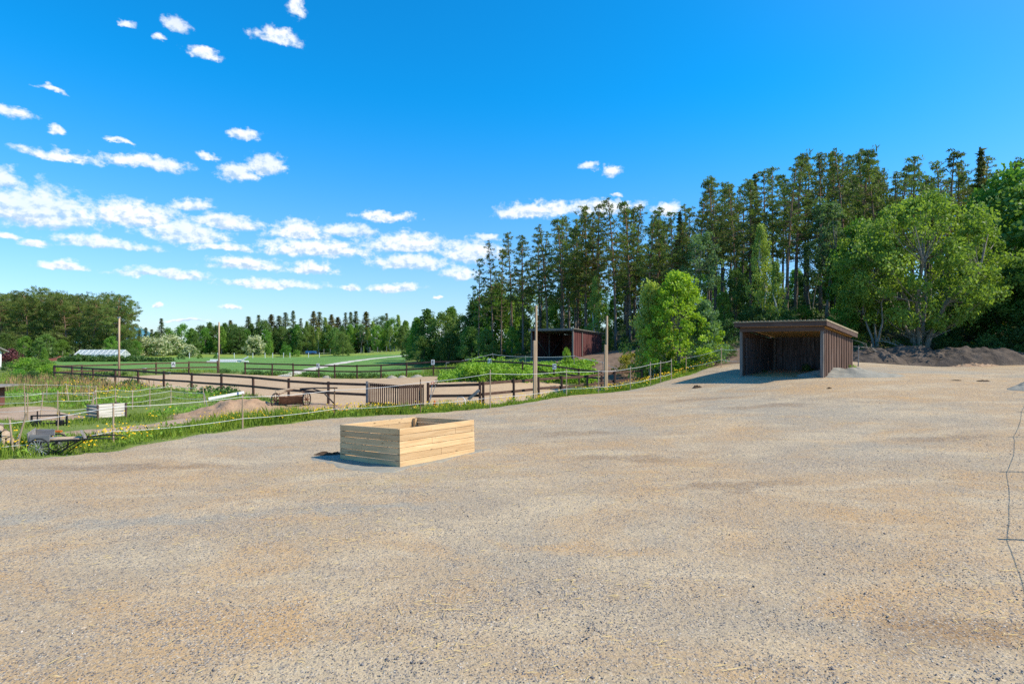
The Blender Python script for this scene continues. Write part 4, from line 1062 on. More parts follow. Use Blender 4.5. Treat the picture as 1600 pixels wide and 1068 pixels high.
# white jump board on its metal stake
t = thing('jump_board', 'white painted board propped from a metal stake on the dirt mound', 'board', G(322, 26.6, 0), R(42))
MB().beam((.1, 0, .52), (1.65, -.1, .74), .03, .125).build('board', MAT['white'], t); MB().box((1.37, -.093, .70), (.06, .036, .12)).build('stripe', MAT['blue'], t)
MB().tube([(.08, .03, -.02), (0, .03, .45), (-.08, .02, .78), (-.2, .02, .78)], .02, 7).build('stake', MAT['steel'], t)
# cone, tools, pipe bracket
p = G(679, 24.7, .0); t = thing('traffic_cone', 'small red cone on the dirt right of the gate', 'cone', p)
MB().box((0, 0, .015), (.26, .26, .03), None, .005).build('base', MAT['cone'], t); MB().lathe([(.115, .03), (.10, .07), (.03, .40), (.022, .42), (0, .42)], 18).build('body', MAT['cone'], t, True)
for x, cmat, lb, lean in ((.16, 'redtool', 'manure fork with red grip leaning on the gate post', .0), (.42, 'black', 'manure fork with black grip leaning beside the red gripped one', -.22)):
    p = Vector((gp2[0] + x * .6, gp2[1] - .30, H1(gp2[0], gp2[1] - .3)))
    t = thing('manure_fork', lb, 'fork', p, 0)
    MB().tube([(lean, -.05, .12), (.12, .14, 1.10)], .015, 7).build('shaft', MAT['steel' if cmat == 'redtool' else 'grey_wood'], t)
    MB().torus((.13, .15, 1.17), (0, 1, 0), .06, .014, 14, 6).build('grip', MAT[cmat], t, True)
    m = MB(); m.beam((lean - .17, -.06, .13), (lean + .17, -.06, .13), .03, .03)
    for i in range(8): m.tube([(lean - .16 + i * .045, -.06, .13), (lean - .16 + i * .045, -.12, .02), (lean - .16 + i * .045, -.22, .02)], .006, 5)
    m.build('fork_head', MAT['redtool'], t)
p = G(721, 25.0, 0); t = thing('pipe_bracket', 'bent white pipe bracket behind the short fence bay', 'bracket', p, R(-10))
MB().tube([(-.20, .1, .0), (-.22, .1, .40), (-.18, .1, .52), (.08, 0, .52), (.17, -.05, .42), (.20, -.05, .25), (.26, -.1, .0)], .016, 8).build('pipe', MAT['white'], t, True)
MB().tube([(-.21, .1, .2), (.21, -.05, .2)], .016, 8).build('crossbar', MAT['white'], t, True)
# dirt mound in front of the arena, soil heap at the right
q = PD(372, 23.6); heap('dirt_mound', 'low tan mound of bare dirt left of the rusty wagon', 'mound', q, (2.5, 1.4), .52, MAT['warm_soil'], 21, .25, 60, .5)
q = PD(545, 24.6); heap('dirt_mound', 'low tan dirt mound in front of the slatted gate\'s hinge post', 'mound', q, (1.3, .8), .28, MAT['warm_soil'], 22, .1, 50, .5)
q = PD(462, 24.2); heap('dirt_mound', 'flat spread of dirt under the rusty wagon', 'mound', q, (1.9, 1.1), .27, MAT['warm_soil'], 24, .1, 50, .25)
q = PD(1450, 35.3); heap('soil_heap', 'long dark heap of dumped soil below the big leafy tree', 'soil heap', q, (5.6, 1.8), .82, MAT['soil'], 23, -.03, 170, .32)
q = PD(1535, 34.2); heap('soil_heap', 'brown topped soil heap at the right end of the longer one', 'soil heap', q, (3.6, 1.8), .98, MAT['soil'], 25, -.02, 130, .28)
q = PD(1525, 32.6); heap('dirt_mound', 'small tan patch with painted sunlight in front of the soil heap', 'mound', q, (1.6, .45), .16, MAT['warm_soil'], 26, -.02, 60, .8)  # lighter soil stands in for sunlight falling on the heap's foot
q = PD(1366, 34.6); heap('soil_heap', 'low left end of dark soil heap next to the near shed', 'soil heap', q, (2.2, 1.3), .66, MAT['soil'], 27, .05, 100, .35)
# broken branches on the soil heap
for px, d, lb, sd in ((1362, 34.2, 'bare grey fallen branch on the soil by the near shed', 1), (1395, 37.2, 'bare forked dead branch beneath the big leafy tree', 2)):
    p = G(px, d, .45); t = tag(put('fallen_branch', None), lb, 'branch') if False else None
    m = MB(); rr = random.Random(sd)
    pts = [Vector((-1.1, 0, .5)), Vector((-.3, .05, .42)), Vector((.4, 0, .15)), Vector((1.1, -.05, -.1))]
    m.tube(pts, [.02, .035, .045, .05], 6)
    for i in range(6):
        b = pts[1].lerp(pts[2], rr.random()); m.tube([b, b + Vector((rr.uniform(-.5, .1), rr.uniform(-.2, .2), rr.uniform(.05, .35))), b + Vector((rr.uniform(-.9, -.1), rr.uniform(-.3, .3), rr.uniform(.05, .6)))], [.022, .016, .008], 5)
    o = m.build('fallen_branch', MAT['grey_bark'], None, True); o.location = p; tag(o, lb, 'branch')
# stones along the far arena edge
for px, d, s in ((612, 46.2, .45), (628, 45.6, .38), (651, 44.9, .5), (510, 49.5, .4), (1005, 33.0, .25)):
    q = PD(px, d - .6); heap('edge_stone', 'flat grey stone lying along the far edge of the arena sand' if px < 1000 else 'small grey stone on the bank below the tape fence', 'stone', q, (s, s * .6), .22, MAT['dust'], px, .2, 22, .4, group='stones along the arena edge' if px < 1000 else None)
p = G(262, 52.6, .06); o = MB().box((0, 0, .08), (.5, .3, .2), None, .06).build('salt_lick', MAT['white']); o.location = p; tag(o, 'white block on the sand by the letter A end of the arena', 'block')
p = G(226, 53.0, .1); o = MB().lathe([(0, 0), (.17, 0), (.2, .45), (.21, .45), (.21, .48), (.18, .47), (.15, .04), (0, .04)], 14).build('tub', MAT['steel'], None, True); o.location = p; tag(o, 'grey tub behind the arena\'s left end fence', 'tub')
# jump poles beyond the arena
t = thing('jump_stack', 'stack of white jump poles lying on the field behind the pole', 'jump poles', G(352, 84, .05), R(5))
for i, (y, z) in enumerate(((0, .15), (.3, .15), (.15, .40), (.5, .15))): MB().tube([(-2.6 + i * .2, y, z), (1.6 + i * .5, y + .1, z)], .12, 8).build('jump_pole', MAT['white'], t)
MB().beam((1.6, .2, .0), (3.2, .2, .9), .06, .2).build('jump_wing', MAT['white'], t)
# field stakes
t = thing('field_fence', 'row of thin white stakes along the foot of the meadow rise', 'fence', G(300, 112, 0))
for px in (296, 340, 366, 395, 414, 426, 443, 453, 482, 499): 
    p = G(px, 113); MB().beam((p.x, p.y, p.z), (p.x, p.y, p.z + 1.15), .09, .09, (0, 1, 0)).build('stake', MAT['white'], t, world=True)
t = thing('field_fence', 'grey stakes along the tree line on top of the meadow rise', 'fence', G(500, 139, 0))
for px in (506, 516, 564, 578, 590, 604, 616):
    p = G(px, 139); MB().beam((p.x, p.y, p.z), (p.x, p.y, p.z + 1.5), .12, .12, (0, 1, 0)).build('stake', MAT['grey_wood'], t, world=True)
p = G(486, 141, .0); t = thing('covered_trailer', 'small blue covered trailer under the spruces beyond the meadow', 'trailer', p, R(10))
MB().box((0, 0, .72), (2.4, 1.4, .55), None, .12).build('cover', MAT['blue'], t); MB().box((0, 0, .42), (2.6, 1.3, .08)).build('bed', MAT['steel'], t)
for x in (-.5, .5): MB().torus((x, -.8, .3), (0, 1, 0), .24, .09, 16, 6).build('wheel', MAT['rubber'], t, True)

# ------------------------------------------------------------------ greenhouse and house at the left
def greenhouse():
    p = G(116, 99, 0); L, W, h, r = 7.4, 3.2, 1.05, 1.85
    t = thing('greenhouse', 'white framed glass greenhouse behind the low hedge', 'greenhouse', p, R(8))
    m = MB(); n = 9
    for i in range(n + 1):
        x = L * i / n
        for y in (0, W): m.box((x, y, h / 2), (.09, .09, h))
        m.beam((x, 0, h), (x, W / 2, r), .07, .07); m.beam((x, W, h), (x, W / 2, r), .07, .07)
    for y, z in ((0, h), (W, h), (W / 2, r), (0, .06), (W, .06), (0, h * .5)): m.beam((-.05, y, z), (L + .05, y, z), .09, .09)
    for x in (0, L):
        m.beam((x, 0, h), (x, W, h), .07, .07); m.box((x, W / 2, r / 2), (.07, .07, r))
    m.build('frame', MAT['white'], t)
    MB().box((L / 2, 0, h / 2), (L - .1, .012, h - .1)).build('glass_wall', MAT['glass'], t); MB().box((L / 2, W, h / 2), (L - .1, .012, h - .1)).build('glass_wall', MAT['glass'], t)
    s = math.hypot(W / 2, r - h)
    MB().beam((L / 2, .03, h + .02), (L / 2, W / 2, r - .01), L - .1, .012).build('glass_roof', MAT['glass'], t)
    MB().beam((L / 2, W - .03, h + .02), (L / 2, W / 2, r - .01), L - .1, .012).build('glass_roof', MAT['glass'], t)
    for x in (0, L): MB().add([(x, 0, .05), (x, W, .05), (x, W, h), (x, W / 2, r), (x, 0, h)], [(0, 1, 2, 3, 4)]) .build('glass_gable', MAT['glass'], t)
greenhouse()
p = G(-102, 62, 0); t = thing('white_house', 'white painted house corner with a dark roof at the lawn edge', 'house', p, R(6))
MB().box((0, 2.6, 1.0), (6.0, 5, 2.4)).build('wall', MAT['white'], t)
m = MB(); m.beam((-.0, -.45, 2.05), (0, 2.6, 3.2), 6.9, .12); m.beam((0, 5.65, 2.05), (0, 2.6, 3.2), 6.9, .12); m.build('roof', MAT['felt'], t)
f = MB().box((1.9, .08, 1.2), (.8, .05, .9)).build('window', MAT['grey_wood'], t); MB().box((1.9, .045, 1.2), (.66, .03, .76)).build('pane', MAT['ink'], f)
q = PD(93, 97); heap('flower_bed', 'red brown soil bed beside the greenhouse', 'garden bed', q, (3.4, 1.3), .7, simple('red_soil', (.16, .05, .03), (.26, .10, .06), 3, .95), 31, 0, 40, .4)
# ------------------------------------------------------------------ foliage
def unit(v): return v / np.maximum(np.linalg.norm(v, axis=1, keepdims=True), 1e-9)
def cards(c, length, width, r, axis=None, jitter=1.0, flat=0.0):
    """leaf-sized four-cornered faces at the points c; axis biases which way they point"""
    n = len(c)
    t = r.normal(size=(n, 3))
    if axis is not None: t = t * jitter + axis * 1.6
    t = unit(t); s = r.normal(size=(n, 3)); s[:, 2] *= (1 - flat); b = unit(np.cross(t, s))
    L = (length * r.uniform(.65, 1.3, n))[:, None] * .5; W = (width * r.uniform(.7, 1.3, n))[:, None] * .5
    v = np.stack([c - t * L, c + b * W - t * L * .15, c + t * L, c - b * W + t * L * .1], 1).reshape(-1, 3)
    f = np.arange(4 * n).reshape(n, 4)
    return v, f
def clumps(centres, radii, n, r, hollow=.35, squash=.8):
    """points scattered through the given clumps; radii per clump"""
    k = len(centres); p = unit(r.normal(size=(k, n, 3)).reshape(-1, 3)).reshape(k, n, 3)
    q = r.uniform(hollow ** 3, 1, (k, n, 1)) ** (1 / 3)
    off = p * q * np.asarray(radii)[:, None, None]; off[..., 2] *= squash
    return (centres[:, None] + off).reshape(-1, 3)

class Proto: pass
def proto(trunk_mb, tmat, crown_v, crown_f, cmat, H, name):
    p = Proto(); p.H = H; p.name = name
    p.trunk = trunk_mb.mesh('trunk', tmat, True) if trunk_mb else None
    p.crown = np_mesh('crown', crown_v, crown_f, cmat)
    return p

def make_pine(seed, H, cb=.48, w=2.0, mat='pine', lean=.02, dens=1.0, flat_top=False, tuft=13, ln=.40):
    r = np.random.default_rng(seed); m = MB()
    bend = r.normal(size=2) * lean * H
    def axis(z): f = z / H; return np.array([bend[0] * f * f, bend[1] * f * f, z])
    zs = np.linspace(-.5, H * .985, 10)
    r0 = .0105 * H
    m.tube([axis(max(z, 0)) * np.array([1, 1, 0]) + np.array([0, 0, z]) for z in zs], [r0 * (1.15 if z < .2 else 1) * (1 - .86 * max(z, 0) / H) + .012 for z in zs], 8)
    C_ = []; Rr = []
    z = H * cb
    while z < H * .99:
        f = (z - H * cb) / (H * (1 - cb))
        if flat_top: prof = w * (.55 + .75 * math.sin(math.pi * min(1, f * .62 + .28))) * (1 if f < .85 else (1.15 - f) / .3)
        else: prof = w * (min(1, .45 + f * 2.2) if f < .25 else 1 - ((f - .25) / .75) ** 1.1 * .92)
        for q in range(r.integers(2, 6) if not flat_top else r.integers(2, 5)):
            if r.random() < .15: continue
            a = r.uniform(0, 2 * np.pi); L = prof * r.uniform(.55, 1.15)
            up = r.uniform(-.15, .2) + .5 * f
            d = np.array([math.cos(a), math.sin(a), up]); p0 = axis(z); p1 = p0 + d * L
            if L > .4: m.tube([p0, p0 + d * L * .5 + np.array([0, 0, .02]), p1], [.022 + .012 * L, .02, .008], 4, False)
            nb = max(2, int(L / (.46 if not flat_top else .62) * dens))
            for s in range(nb):
                t = .38 + .62 * (s + r.random()) / nb
                C_.append(p0 + d * L * t + r.normal(size=3) * np.array([.20, .20, .10]) * (1 + L * .25)); Rr.append(r.uniform(.16, .40) * (1.7 if flat_top else 1))
        z += r.uniform(.30, .58) * H / 15 * (1.15 if flat_top else 1)
    for q in range(int(12)):    # dead twigs below the crown
        a = r.uniform(0, 2 * np.pi); zz = r.uniform(.18, cb) * H; p0 = axis(zz); L = r.uniform(.3, 1.1)
        m.tube([p0, p0 + np.array([math.cos(a) * L, math.sin(a) * L, r.uniform(-.15, .15)])], [.02, .006], 4, False)
    C_.append(axis(H)); Rr.append(.2)
    pts = clumps(np.array(C_), Rr, tuft * (2 if flat_top else 1), r, .25, .5 if not flat_top else .6)
    v, f = cards(pts, ln, .085, r, np.array([0, 0, .45]), 1.0)
    return proto(m, MAT['pine_bark'], v, f, MAT[mat], H, 'pine_tree')

def make_spruce(seed, H, w=2.4, mat='spruce', n=10, ln=.5, wd=.15, base=.06):
    r = np.random.default_rng(seed); m = MB()
    m.tube([(0, 0, -.4), (0, 0, H * .5), (0, 0, H)], [.012 * H, .008 * H, .015], 7)
    C_ = []; Rr = []; z = H * base
    while z < H:
        f = z / H; L0 = w * (1 - f) ** .85 * (1 if f > .12 else .75)
        for q in range(r.integers(5, 8)):
            if r.random() < .12: continue
            a = r.uniform(0, 2 * np.pi); L = L0 * r.uniform(.6, 1.18)
            d = np.array([math.cos(a), math.sin(a), -.32 + .45 * f])
            nb = max(1, int(L / .5))
            for s in range(nb):
                t = (s + .5 + r.uniform(-.3, .3)) / nb
                C_.append(np.array([0, 0, z]) + d * L * t); Rr.append(.18 + .16 * (1 - f))
        z += .36 * H / 12
    C_.append(np.array([0, 0, H + .1])); Rr.append(.12)
    pts = clumps(np.array(C_), Rr, n, r, .2, .55)
    ax = unit(pts * np.array([1, 1, 0]) + 1e-6) + np.array([0, 0, -.5])
    v, f = cards(pts, ln, wd, r, ax * .6, 1.0)
    return proto(m, MAT['dark_bark'], v, f, MAT[mat], H, 'spruce_tree')

def make_decid(seed, H, W, mat, bark, stems=1, trunk=.3, nc=90, nl=110, leaf=.17, lw=None, spread=.5, shape='round', rc=.16, thick=.02, droop=0.0, base=.18, limbs=26, name='leafy_tree', inner=.5, fill=1.0):
    """stems splitting into limbs that end in leaf clumps; the crown follows shape"""
    r = np.random.default_rng(seed); m = MB(); cen = []; rad = []
    zb = H * base
    def width(f):   # crown half width at relative height f in the crown
        if shape == 'round': return math.sqrt(max(0.02, 1 - (2 * f - .92) ** 2)) if f < .98 else .2
        if shape == 'cone': return (min(1, .62 + f * 1.9) if f < .22 else (1 - (f - .22) / .78 * .88))
        if shape == 'column': return .55 + .45 * math.sin(math.pi * min(1, f * 1.05)) if f < .9 else .55
        if shape == 'egg': return (1 - f) ** .58 * (.72 + .28 * min(1, f * 5)) + .05
        if shape == 'dome': return math.sqrt(max(.02, 1 - f ** 2.4)) * (1 if f > .1 else .9)
        return 1
    for i in range(nc):
        f = (i + r.random()) / nc
        f = f ** .92
        a = r.uniform(0, 2 * np.pi); rr_ = width(f) * W * .5 * (inner + (1 - inner) * r.random() ** .6) * r.uniform(.72, 1.2)
        c = np.array([math.cos(a) * rr_, math.sin(a) * rr_, zb + f * (H - zb) * .96])
        cen.append(c); rad.append(W * rc * (.55 + .95 * r.random() ** 1.5))
    cen = np.array(cen)
    tops = []
    for s in range(stems):
        a = 2 * np.pi * s / stems + r.uniform(-.4, .4); tl = H * r.uniform(.62, .85) if stems > 1 or shape in ('cone', 'column') else H * .72
        sp = W * .5 * spread * (r.uniform(.5, 1) if stems > 1 else .1)
        b0 = np.array([math.cos(a), math.sin(a), 0]) * (thick * H * .8 if stems > 1 else 0)
        d = np.array([math.cos(a), math.sin(a), 0]) * sp
        P_ = [b0 + np.array([0, 0, -.3]), b0 + d * .08 + np.array([0, 0, tl * .12]), b0 + d * .35 + np.array([0, 0, tl * .42]) + r.normal(size=3) * .02 * H, b0 + d * .75 + np.array([0, 0, tl * .72]) + r.normal(size=3) * .03 * H, b0 + d + np.array([0, 0, tl])]
        t0 = thick * H / math.sqrt(stems) * 1.1
        m.tube(P_, [t0 * 1.25, t0, t0 * .72, t0 * .45, t0 * .16], 8)
        tops.append(P_)
    for i in r.permutation(nc)[:limbs]:
        P_ = tops[r.integers(0, stems)]; c = cen[i]
        best = min((p for Q in tops for p in Q[1:4]), key=lambda p: np.linalg.norm(c - p) + (8 if p[2] > c[2] - .05 * H else 0))
        mid = best * .5 + c * .5 + np.array([0, 0, -.03 * H])
        m.tube([best, mid, c], [thick * H * .28 / math.sqrt(stems) + .008, thick * H * .16 / math.sqrt(stems) + .006, .006], 5, False)
    pts = clumps(cen, rad, nl, r, .3, .78)
    if droop: pts[:, 2] -= droop * r.random(len(pts)) ** 2 * H * .1
    keep = pts[:, 2] > .25
    v, f = cards(pts[keep], leaf, lw or leaf * .62, r, np.array([0, 0, -.5 - droop]) if droop else np.array([0, 0, -.15]), 1.0, .25)
    return proto(m, MAT[bark], v, f, MAT[mat], H, name)

def plant(p, label, loc, h, rz, group=None, wide=1.0, cat='tree', name=None):
    s = h / p.H
    t = thing(name or p.name, label, cat, loc, rz, group, (s * wide, s * wide, s))
    if p.trunk: put('trunk', p.trunk, t)
    put('crown', p.crown, t)
    return t
ORD = ['first', 'second', 'third', 'fourth', 'fifth', 'sixth', 'seventh', 'eighth', 'ninth', 'tenth', 'eleventh', 'twelfth'] + ['%dth' % i for i in range(13, 90)]

# prototypes
PINES = [make_pine(100 + i, H, cb, w, 'pine', (.015, .03, .02, .035, .01)[i]) for i, (H, cb, w) in enumerate(((15, .38, 2.75), (16, .44, 2.3), (14.5, .34, 2.8), (16.5, .46, 2.5), (15, .30, 2.6)))]
OLDPINES = [make_pine(140 + i, H, cb, w, 'pine_warm', .03, 1.0, True, 11, .62) for i, (H, cb, w) in enumerate(((14, .24, 2.9), (14, .30, 3.1), (13, .20, 2.8)))]
SPRUCES = [make_spruce(160, 13, 2.3), make_spruce(161, 13, 1.9), make_spruce(162, 12, 2.2, 'spruce_brown')]
BIRCH = [make_decid(170 + i, 10, w, 'birch', 'birch_bark', 1, .3, 80, 70, .20, .12, .2, 'cone', .12, .010, .8, .16, 26, 'birch_tree', .25) for i, w in enumerate((3.4, 2.8))]
DEEP = [make_decid(180 + i, 9, w, 'deep', 'dark_bark', 2, .2, 95, 80, .26, .18, .5, sh, .15, .012, 0, .05, 10, 'leafy_tree', .5) for i, (w, sh) in enumerate(((5.5, 'dome'), (4.6, 'cone'), (6.2, 'round')))]
FRESH = [make_decid(190 + i, 9, w, 'fresh', 'grey_bark', 1, .2, 90, 75, .26, .17, .3, sh, .14, .011, .3, .10, 14, 'leafy_tree', .4) for i, (w, sh) in enumerate(((4.4, 'cone'), (5.0, 'round'), (3.6, 'column')))]
ASPEN = [make_decid(200 + i, 11, w, 'aspen', 'grey_bark', 2, .4, 64, 75, .19, .15, .5, 'column', .13, .010, 0, .42, 40, 'aspen_tree', .25) for i, w in enumerate((4.0, 3.4))]
SHRUB = [make_decid(210 + i, 2.2, 2.8, mt, 'dark_bark', 3, .1, 34, 70, .16, .11, .7, 'dome', .17, .016, 0, .02, 6, 'shrub', .3) for i, mt in enumerate(('shade_leaf', 'nettle', 'yellowgreen', 'fresh'))]
BLOSSOM = make_decid(220, 4.2, 4.4, 'blossom', 'dark_bark', 3, .1, 60, 80, .26, .2, .6, 'round', .16, .014, 0, .05, 6, 'blossom_bush', .5)

RNG = np.random.default_rng(42)
# ---- the forest on the rise
PROFILE = np.array([(700, 500), (735, 440), (752, 395), (770, 378), (800, 366), (845, 356), (880, 334), (925, 322), (985, 316), (1030, 328), (1060, 334), (1090, 290), (1120, 272), (1150, 270), (1185, 262), (1235, 244), (1280, 240), (1310, 228), (1345, 234), (1390, 256), (1420, 242), (1450, 252), (1480, 238), (1505, 262), (1535, 238), (1580, 250), (1620, 256), (1750, 260)], float)
def topz(px, d): return CAMZ + (HZ - np.interp(px, PROFILE[:, 0], PROFILE[:, 1])) / F * d
front = [(748, 62), (770, 61), (783, 64), (800, 62), (817, 58), (843, 60), (856, 56.5), (880, 57), (902, 59), (915, 56), (934, 55), (962, 52), (985, 54), (1012, 50), (1030, 52), (1052, 49), (1090, 52), (1118, 49), (1150, 47.5), (1172, 49), (1196, 50), (1229, 46), (1243, 48.5), (1262, 51), (1282, 49), (1306, 50), (1322, 47), (1345, 50), (1372, 49), (1400, 52), (1424, 49), (1452, 52), (1481, 50), (1508, 53), (1560, 52), (1590, 50)]
nf = 0
for i, (px, d) in enumerate(front):
    p = G(px, d); h = min(topz(px, d) - p.z, 17.5) * RNG.uniform(.90, 1.03)
    pr = PINES[i % 5]
    if px == 1229: lb = 'light crowned pine with straight bare trunk directly behind the near shed roof'
    elif px == 1243: lb = 'thicker darker pine trunk beside the light crowned pine behind the near shed'
    elif px < 800: lb = 'slim airy pine at the left end of the forest, %s from its open edge' % ORD[i]
    elif px < 960: lb = 'tall pine in the row behind the dark red shed, %s along the row' % ORD[i - 4]
    elif px < 1150: lb = 'dark forest edge pine above the bright leafy tree, %s from left' % ORD[i - 11]
    else: lb = 'tall front pine on the hill right of the bright leafy tree, %s from left' % ORD[i - 18]
    plant(pr, lb, p, h, RNG.uniform(0, 6.28), 'pines of the forest on the rise', .80 if px < 790 else 1.0)
# rows behind: no one tells these apart
cnt = 0
while cnt < 92:
    px = RNG.uniform(760, 1720); d = RNG.uniform(56, 82) if px < 1000 else RNG.uniform(52, 78)
    if px < 800 and d < 66: continue
    x, y = PD(px, d)
    if px < 960 and RNG.random() < .35: continue
    p = Vector((x, y, H1(x, y))); h = min(topz(px, d) - p.z, 19) * RNG.uniform(.84, 1.0)
    if h < 7: continue
    plant(PINES[int(RNG.integers(0, 5))], 'tall dark pine deep in the forest behind the edge trees', p, h, RNG.uniform(0, 6.28), 'pines deep in the forest on the rise'); cnt += 1
for px, d, top, k_, lb in ((1062, 50, 334, 2, 'tall rusty brown spruce among the pines above the bright leafy tree'), (1533, 47, 237, 2, 'brown topped spruce standing above the big leafy tree\'s right side'), (1300, 53, 240, 0, 'dark spruce between pines near the highest part of the treeline'), (1180, 55, 275, 1, 'slim dark spruce between pines above the near shed')):
    p = G(px, d); plant(SPRUCES[k_], lb, p, CAMZ + (HZ - top) / F * d - p.z, RNG.uniform(0, 6), 'spruces in the forest on the rise', .9)
for i in range(34):
    px = 800 + 700 * (i + RNG.random()) / 34; d = RNG.uniform(70, 92); p = G(px, d); h = RNG.uniform(4.5, 8.5)
    plant((DEEP + FRESH[:2])[int(RNG.integers(0, 5))], 'leafy understorey tree seen between the trunks deep in the forest', p, h, RNG.uniform(0, 6.28), 'understorey trees deep in the forest', 1.1)
# leafy trees along the forest edge
def edge(pr, px, d, top, lb, wide=1.0, group='leafy trees along the forest edge', base=None, cat='tree', name=None):
    p = G(px, d); return plant(pr, lb, p, CAMZ + (HZ - top) / F * d - p.z, RNG.uniform(0, 6.28), group, wide, cat, name)
edge(BIRCH[0], 1190, 43.5, 345, 'slender pale green birch behind the near shed\'s left roof corner', .95)
edge(BIRCH[1], 1213, 42.0, 405, 'shorter drooping birch right behind the near shed roof', 1.1)
edge(BIRCH[1], 930, 52, 428, 'small yellow green birch behind the dark red shed\'s right end', .9)
edge(ASPEN[0], 1098, 47, 362, 'bluish green aspen behind the bright leafy tree', 1.0)
edge(ASPEN[1], 1292, 44.5, 312, 'tall grey stemmed aspen left of the big leafy tree', 1.05)
edge(ASPEN[0], 1268, 47, 380, 'lower aspen half hidden behind the tall grey stemmed one', 1.0)
edge(FRESH[1], 1345, 43, 345, 'light green tree touching the big leafy tree\'s left side', 1.0)
edge(DEEP[0], 1150, 46, 420, 'dark bushy tree in the gap between bright leafy tree and birch', .8)
edge(FRESH[2], 1130, 44, 455, 'narrow fresh green tree right of the bright leafy tree', .9)
edge(FRESH[0], 1325, 40.5, 455, 'low pale young tree behind the near shed\'s right end', .9)
edge(DEEP[2], 1600, 42, 290, 'dark broad leafy tree cut by the frame\'s right edge', 1.1)
edge(FRESH[1], 1577, 44, 262, 'tall light leafy tree behind the darker tree at the frame\'s right edge', .95)
edge(FRESH[1], 1660, 39, 300, 'leafy tree outside the frame edge overhanging the soil heap', 1.0)
edge(DEEP[2], 1800, 36.5, 270, 'broad leafy tree beyond the right frame edge, shading the soil heap', 1.1)
edge(DEEP[0], 1730, 35.2, 300, 'dark leafy tree beyond the right frame edge at the heap\'s end', 1.0)
edge(DEEP[2], 1568, 40.5, 420, 'dense dark bushy tree above the soil heap\'s right end', 1.1)
edge(DEEP[0], 1515, 42.5, 440, 'dark bush in the shade right of the big tree\'s stems', 1.2)
edge(DEEP[1], 1010, 47, 470, 'dark young tree in the forest shade left of the bright leafy tree', .9)
# bright leafy tree in front, built from its own mesh
big = make_decid(305, 6.1, 5.1, 'maple', 'grey_bark', 2, .1, 250, 52, .15, .11, .45, 'egg', .064, .010, 0, .07, 60, 'leafy_tree', .42)
edge(big, 1060, 36.0, 422, 'bright yellow green leafy tree between the far and near sheds', 1.0)
edge(make_decid(302, 6.0, 3.3, 'birch', 'birch_bark', 3, .1, 80, 90, .15, .10, .6, 'cone', .12, .008, .7, .08, 26, 'birch_tree', .25), 1018, 37.2, 436, 'greyish multi stemmed birch against the bright leafy tree\'s left side', 1.0)
edge(make_decid(303, 4.6, 3.2, 'aspen', 'birch_bark', 2, .1, 60, 90, .15, .11, .6, 'cone', .13, .009, .3, .06, 20, 'leafy_tree', .3), 1103, 35.4, 468, 'grey green young tree hanging over the tape fence right of the bright tree', 1.05)
sal = make_decid(310, 9.5, 8.9, 'sallow', 'grey_bark', 7, .3, 330, 90, .19, .11, .85, 'round', .060, .030, .25, .16, 120, 'leafy_tree', .50)
edge(sal, 1437, 38.4, 302, 'biggest round leafy tree with many splayed grey stems above the soil heap', 1.0)
edge(make_decid(311, 7.5, 4.5, 'sallow', 'grey_bark', 3, .4, 60, 120, .19, .12, .6, 'round', .12, .016, .2, .42, 30, 'leafy_tree', .4), 1368, 38.5, 380, 'thin triple stemmed grey tree left of the big leafy tree', 1.0)
# dense bushes at the forest's left end
for px, d, top, pr, lb, wd in ((652, 74, 505, FRESH[0], 'yellowish young tree at the bush belt\'s left tip above the pale path', 1.0), (668, 73, 492, DEEP[1], 'pointed tree, tallest at the left of the bush belt', 1.1), (690, 71, 498, DEEP[0], 'round dark bush in the belt beside the field end', 1.1),
        (705, 73, 488, FRESH[0], 'pale pointed tree inside the dark bush belt', 1.0), (722, 69, 502, DEEP[2], 'broad dark bush near the middle of the bush belt', 1.1), (742, 70, 478, DEEP[1], 'dark tree rising where the bush belt meets the pines', 1.1), (700, 67, 530, DEEP[2], 'low spreading dark bush in front of the belt', 1.2), (660, 70, 535, DEEP[0], 'low dark bush at the belt\'s left foot', 1.2),
        (760, 66, 468, FRESH[2], 'narrow fresh green tree between the first slim pines', 1.1), (775, 68, 452, FRESH[0], 'sunlit green tree behind the first slim pines', 1.2), (800, 66, 470, FRESH[1], 'rounded sunlit tree seen between slim pine trunks', 1.1), (735, 64, 520, DEEP[0], 'dark bush under the leftmost pine', 1.1), (760, 60, 525, DEEP[2], 'dark low bush below the slim pines', 1.0), (800, 58, 520, FRESH[1], 'low green bush left of the dark red shed', .9), (820, 62, 500, DEEP[1], 'dark young tree behind the dark red shed\'s left corner', 1.0), (950, 54, 520, DEEP[0], 'low dark bush between far shed and leafy tree', .9), (640, 78, 530, DEEP[0], 'dark bush reaching the field at the belt\'s far left', 1.0)):
    edge(pr, px, d, top - 10, lb, wd, 'trees and bushes of the belt left of the forest')
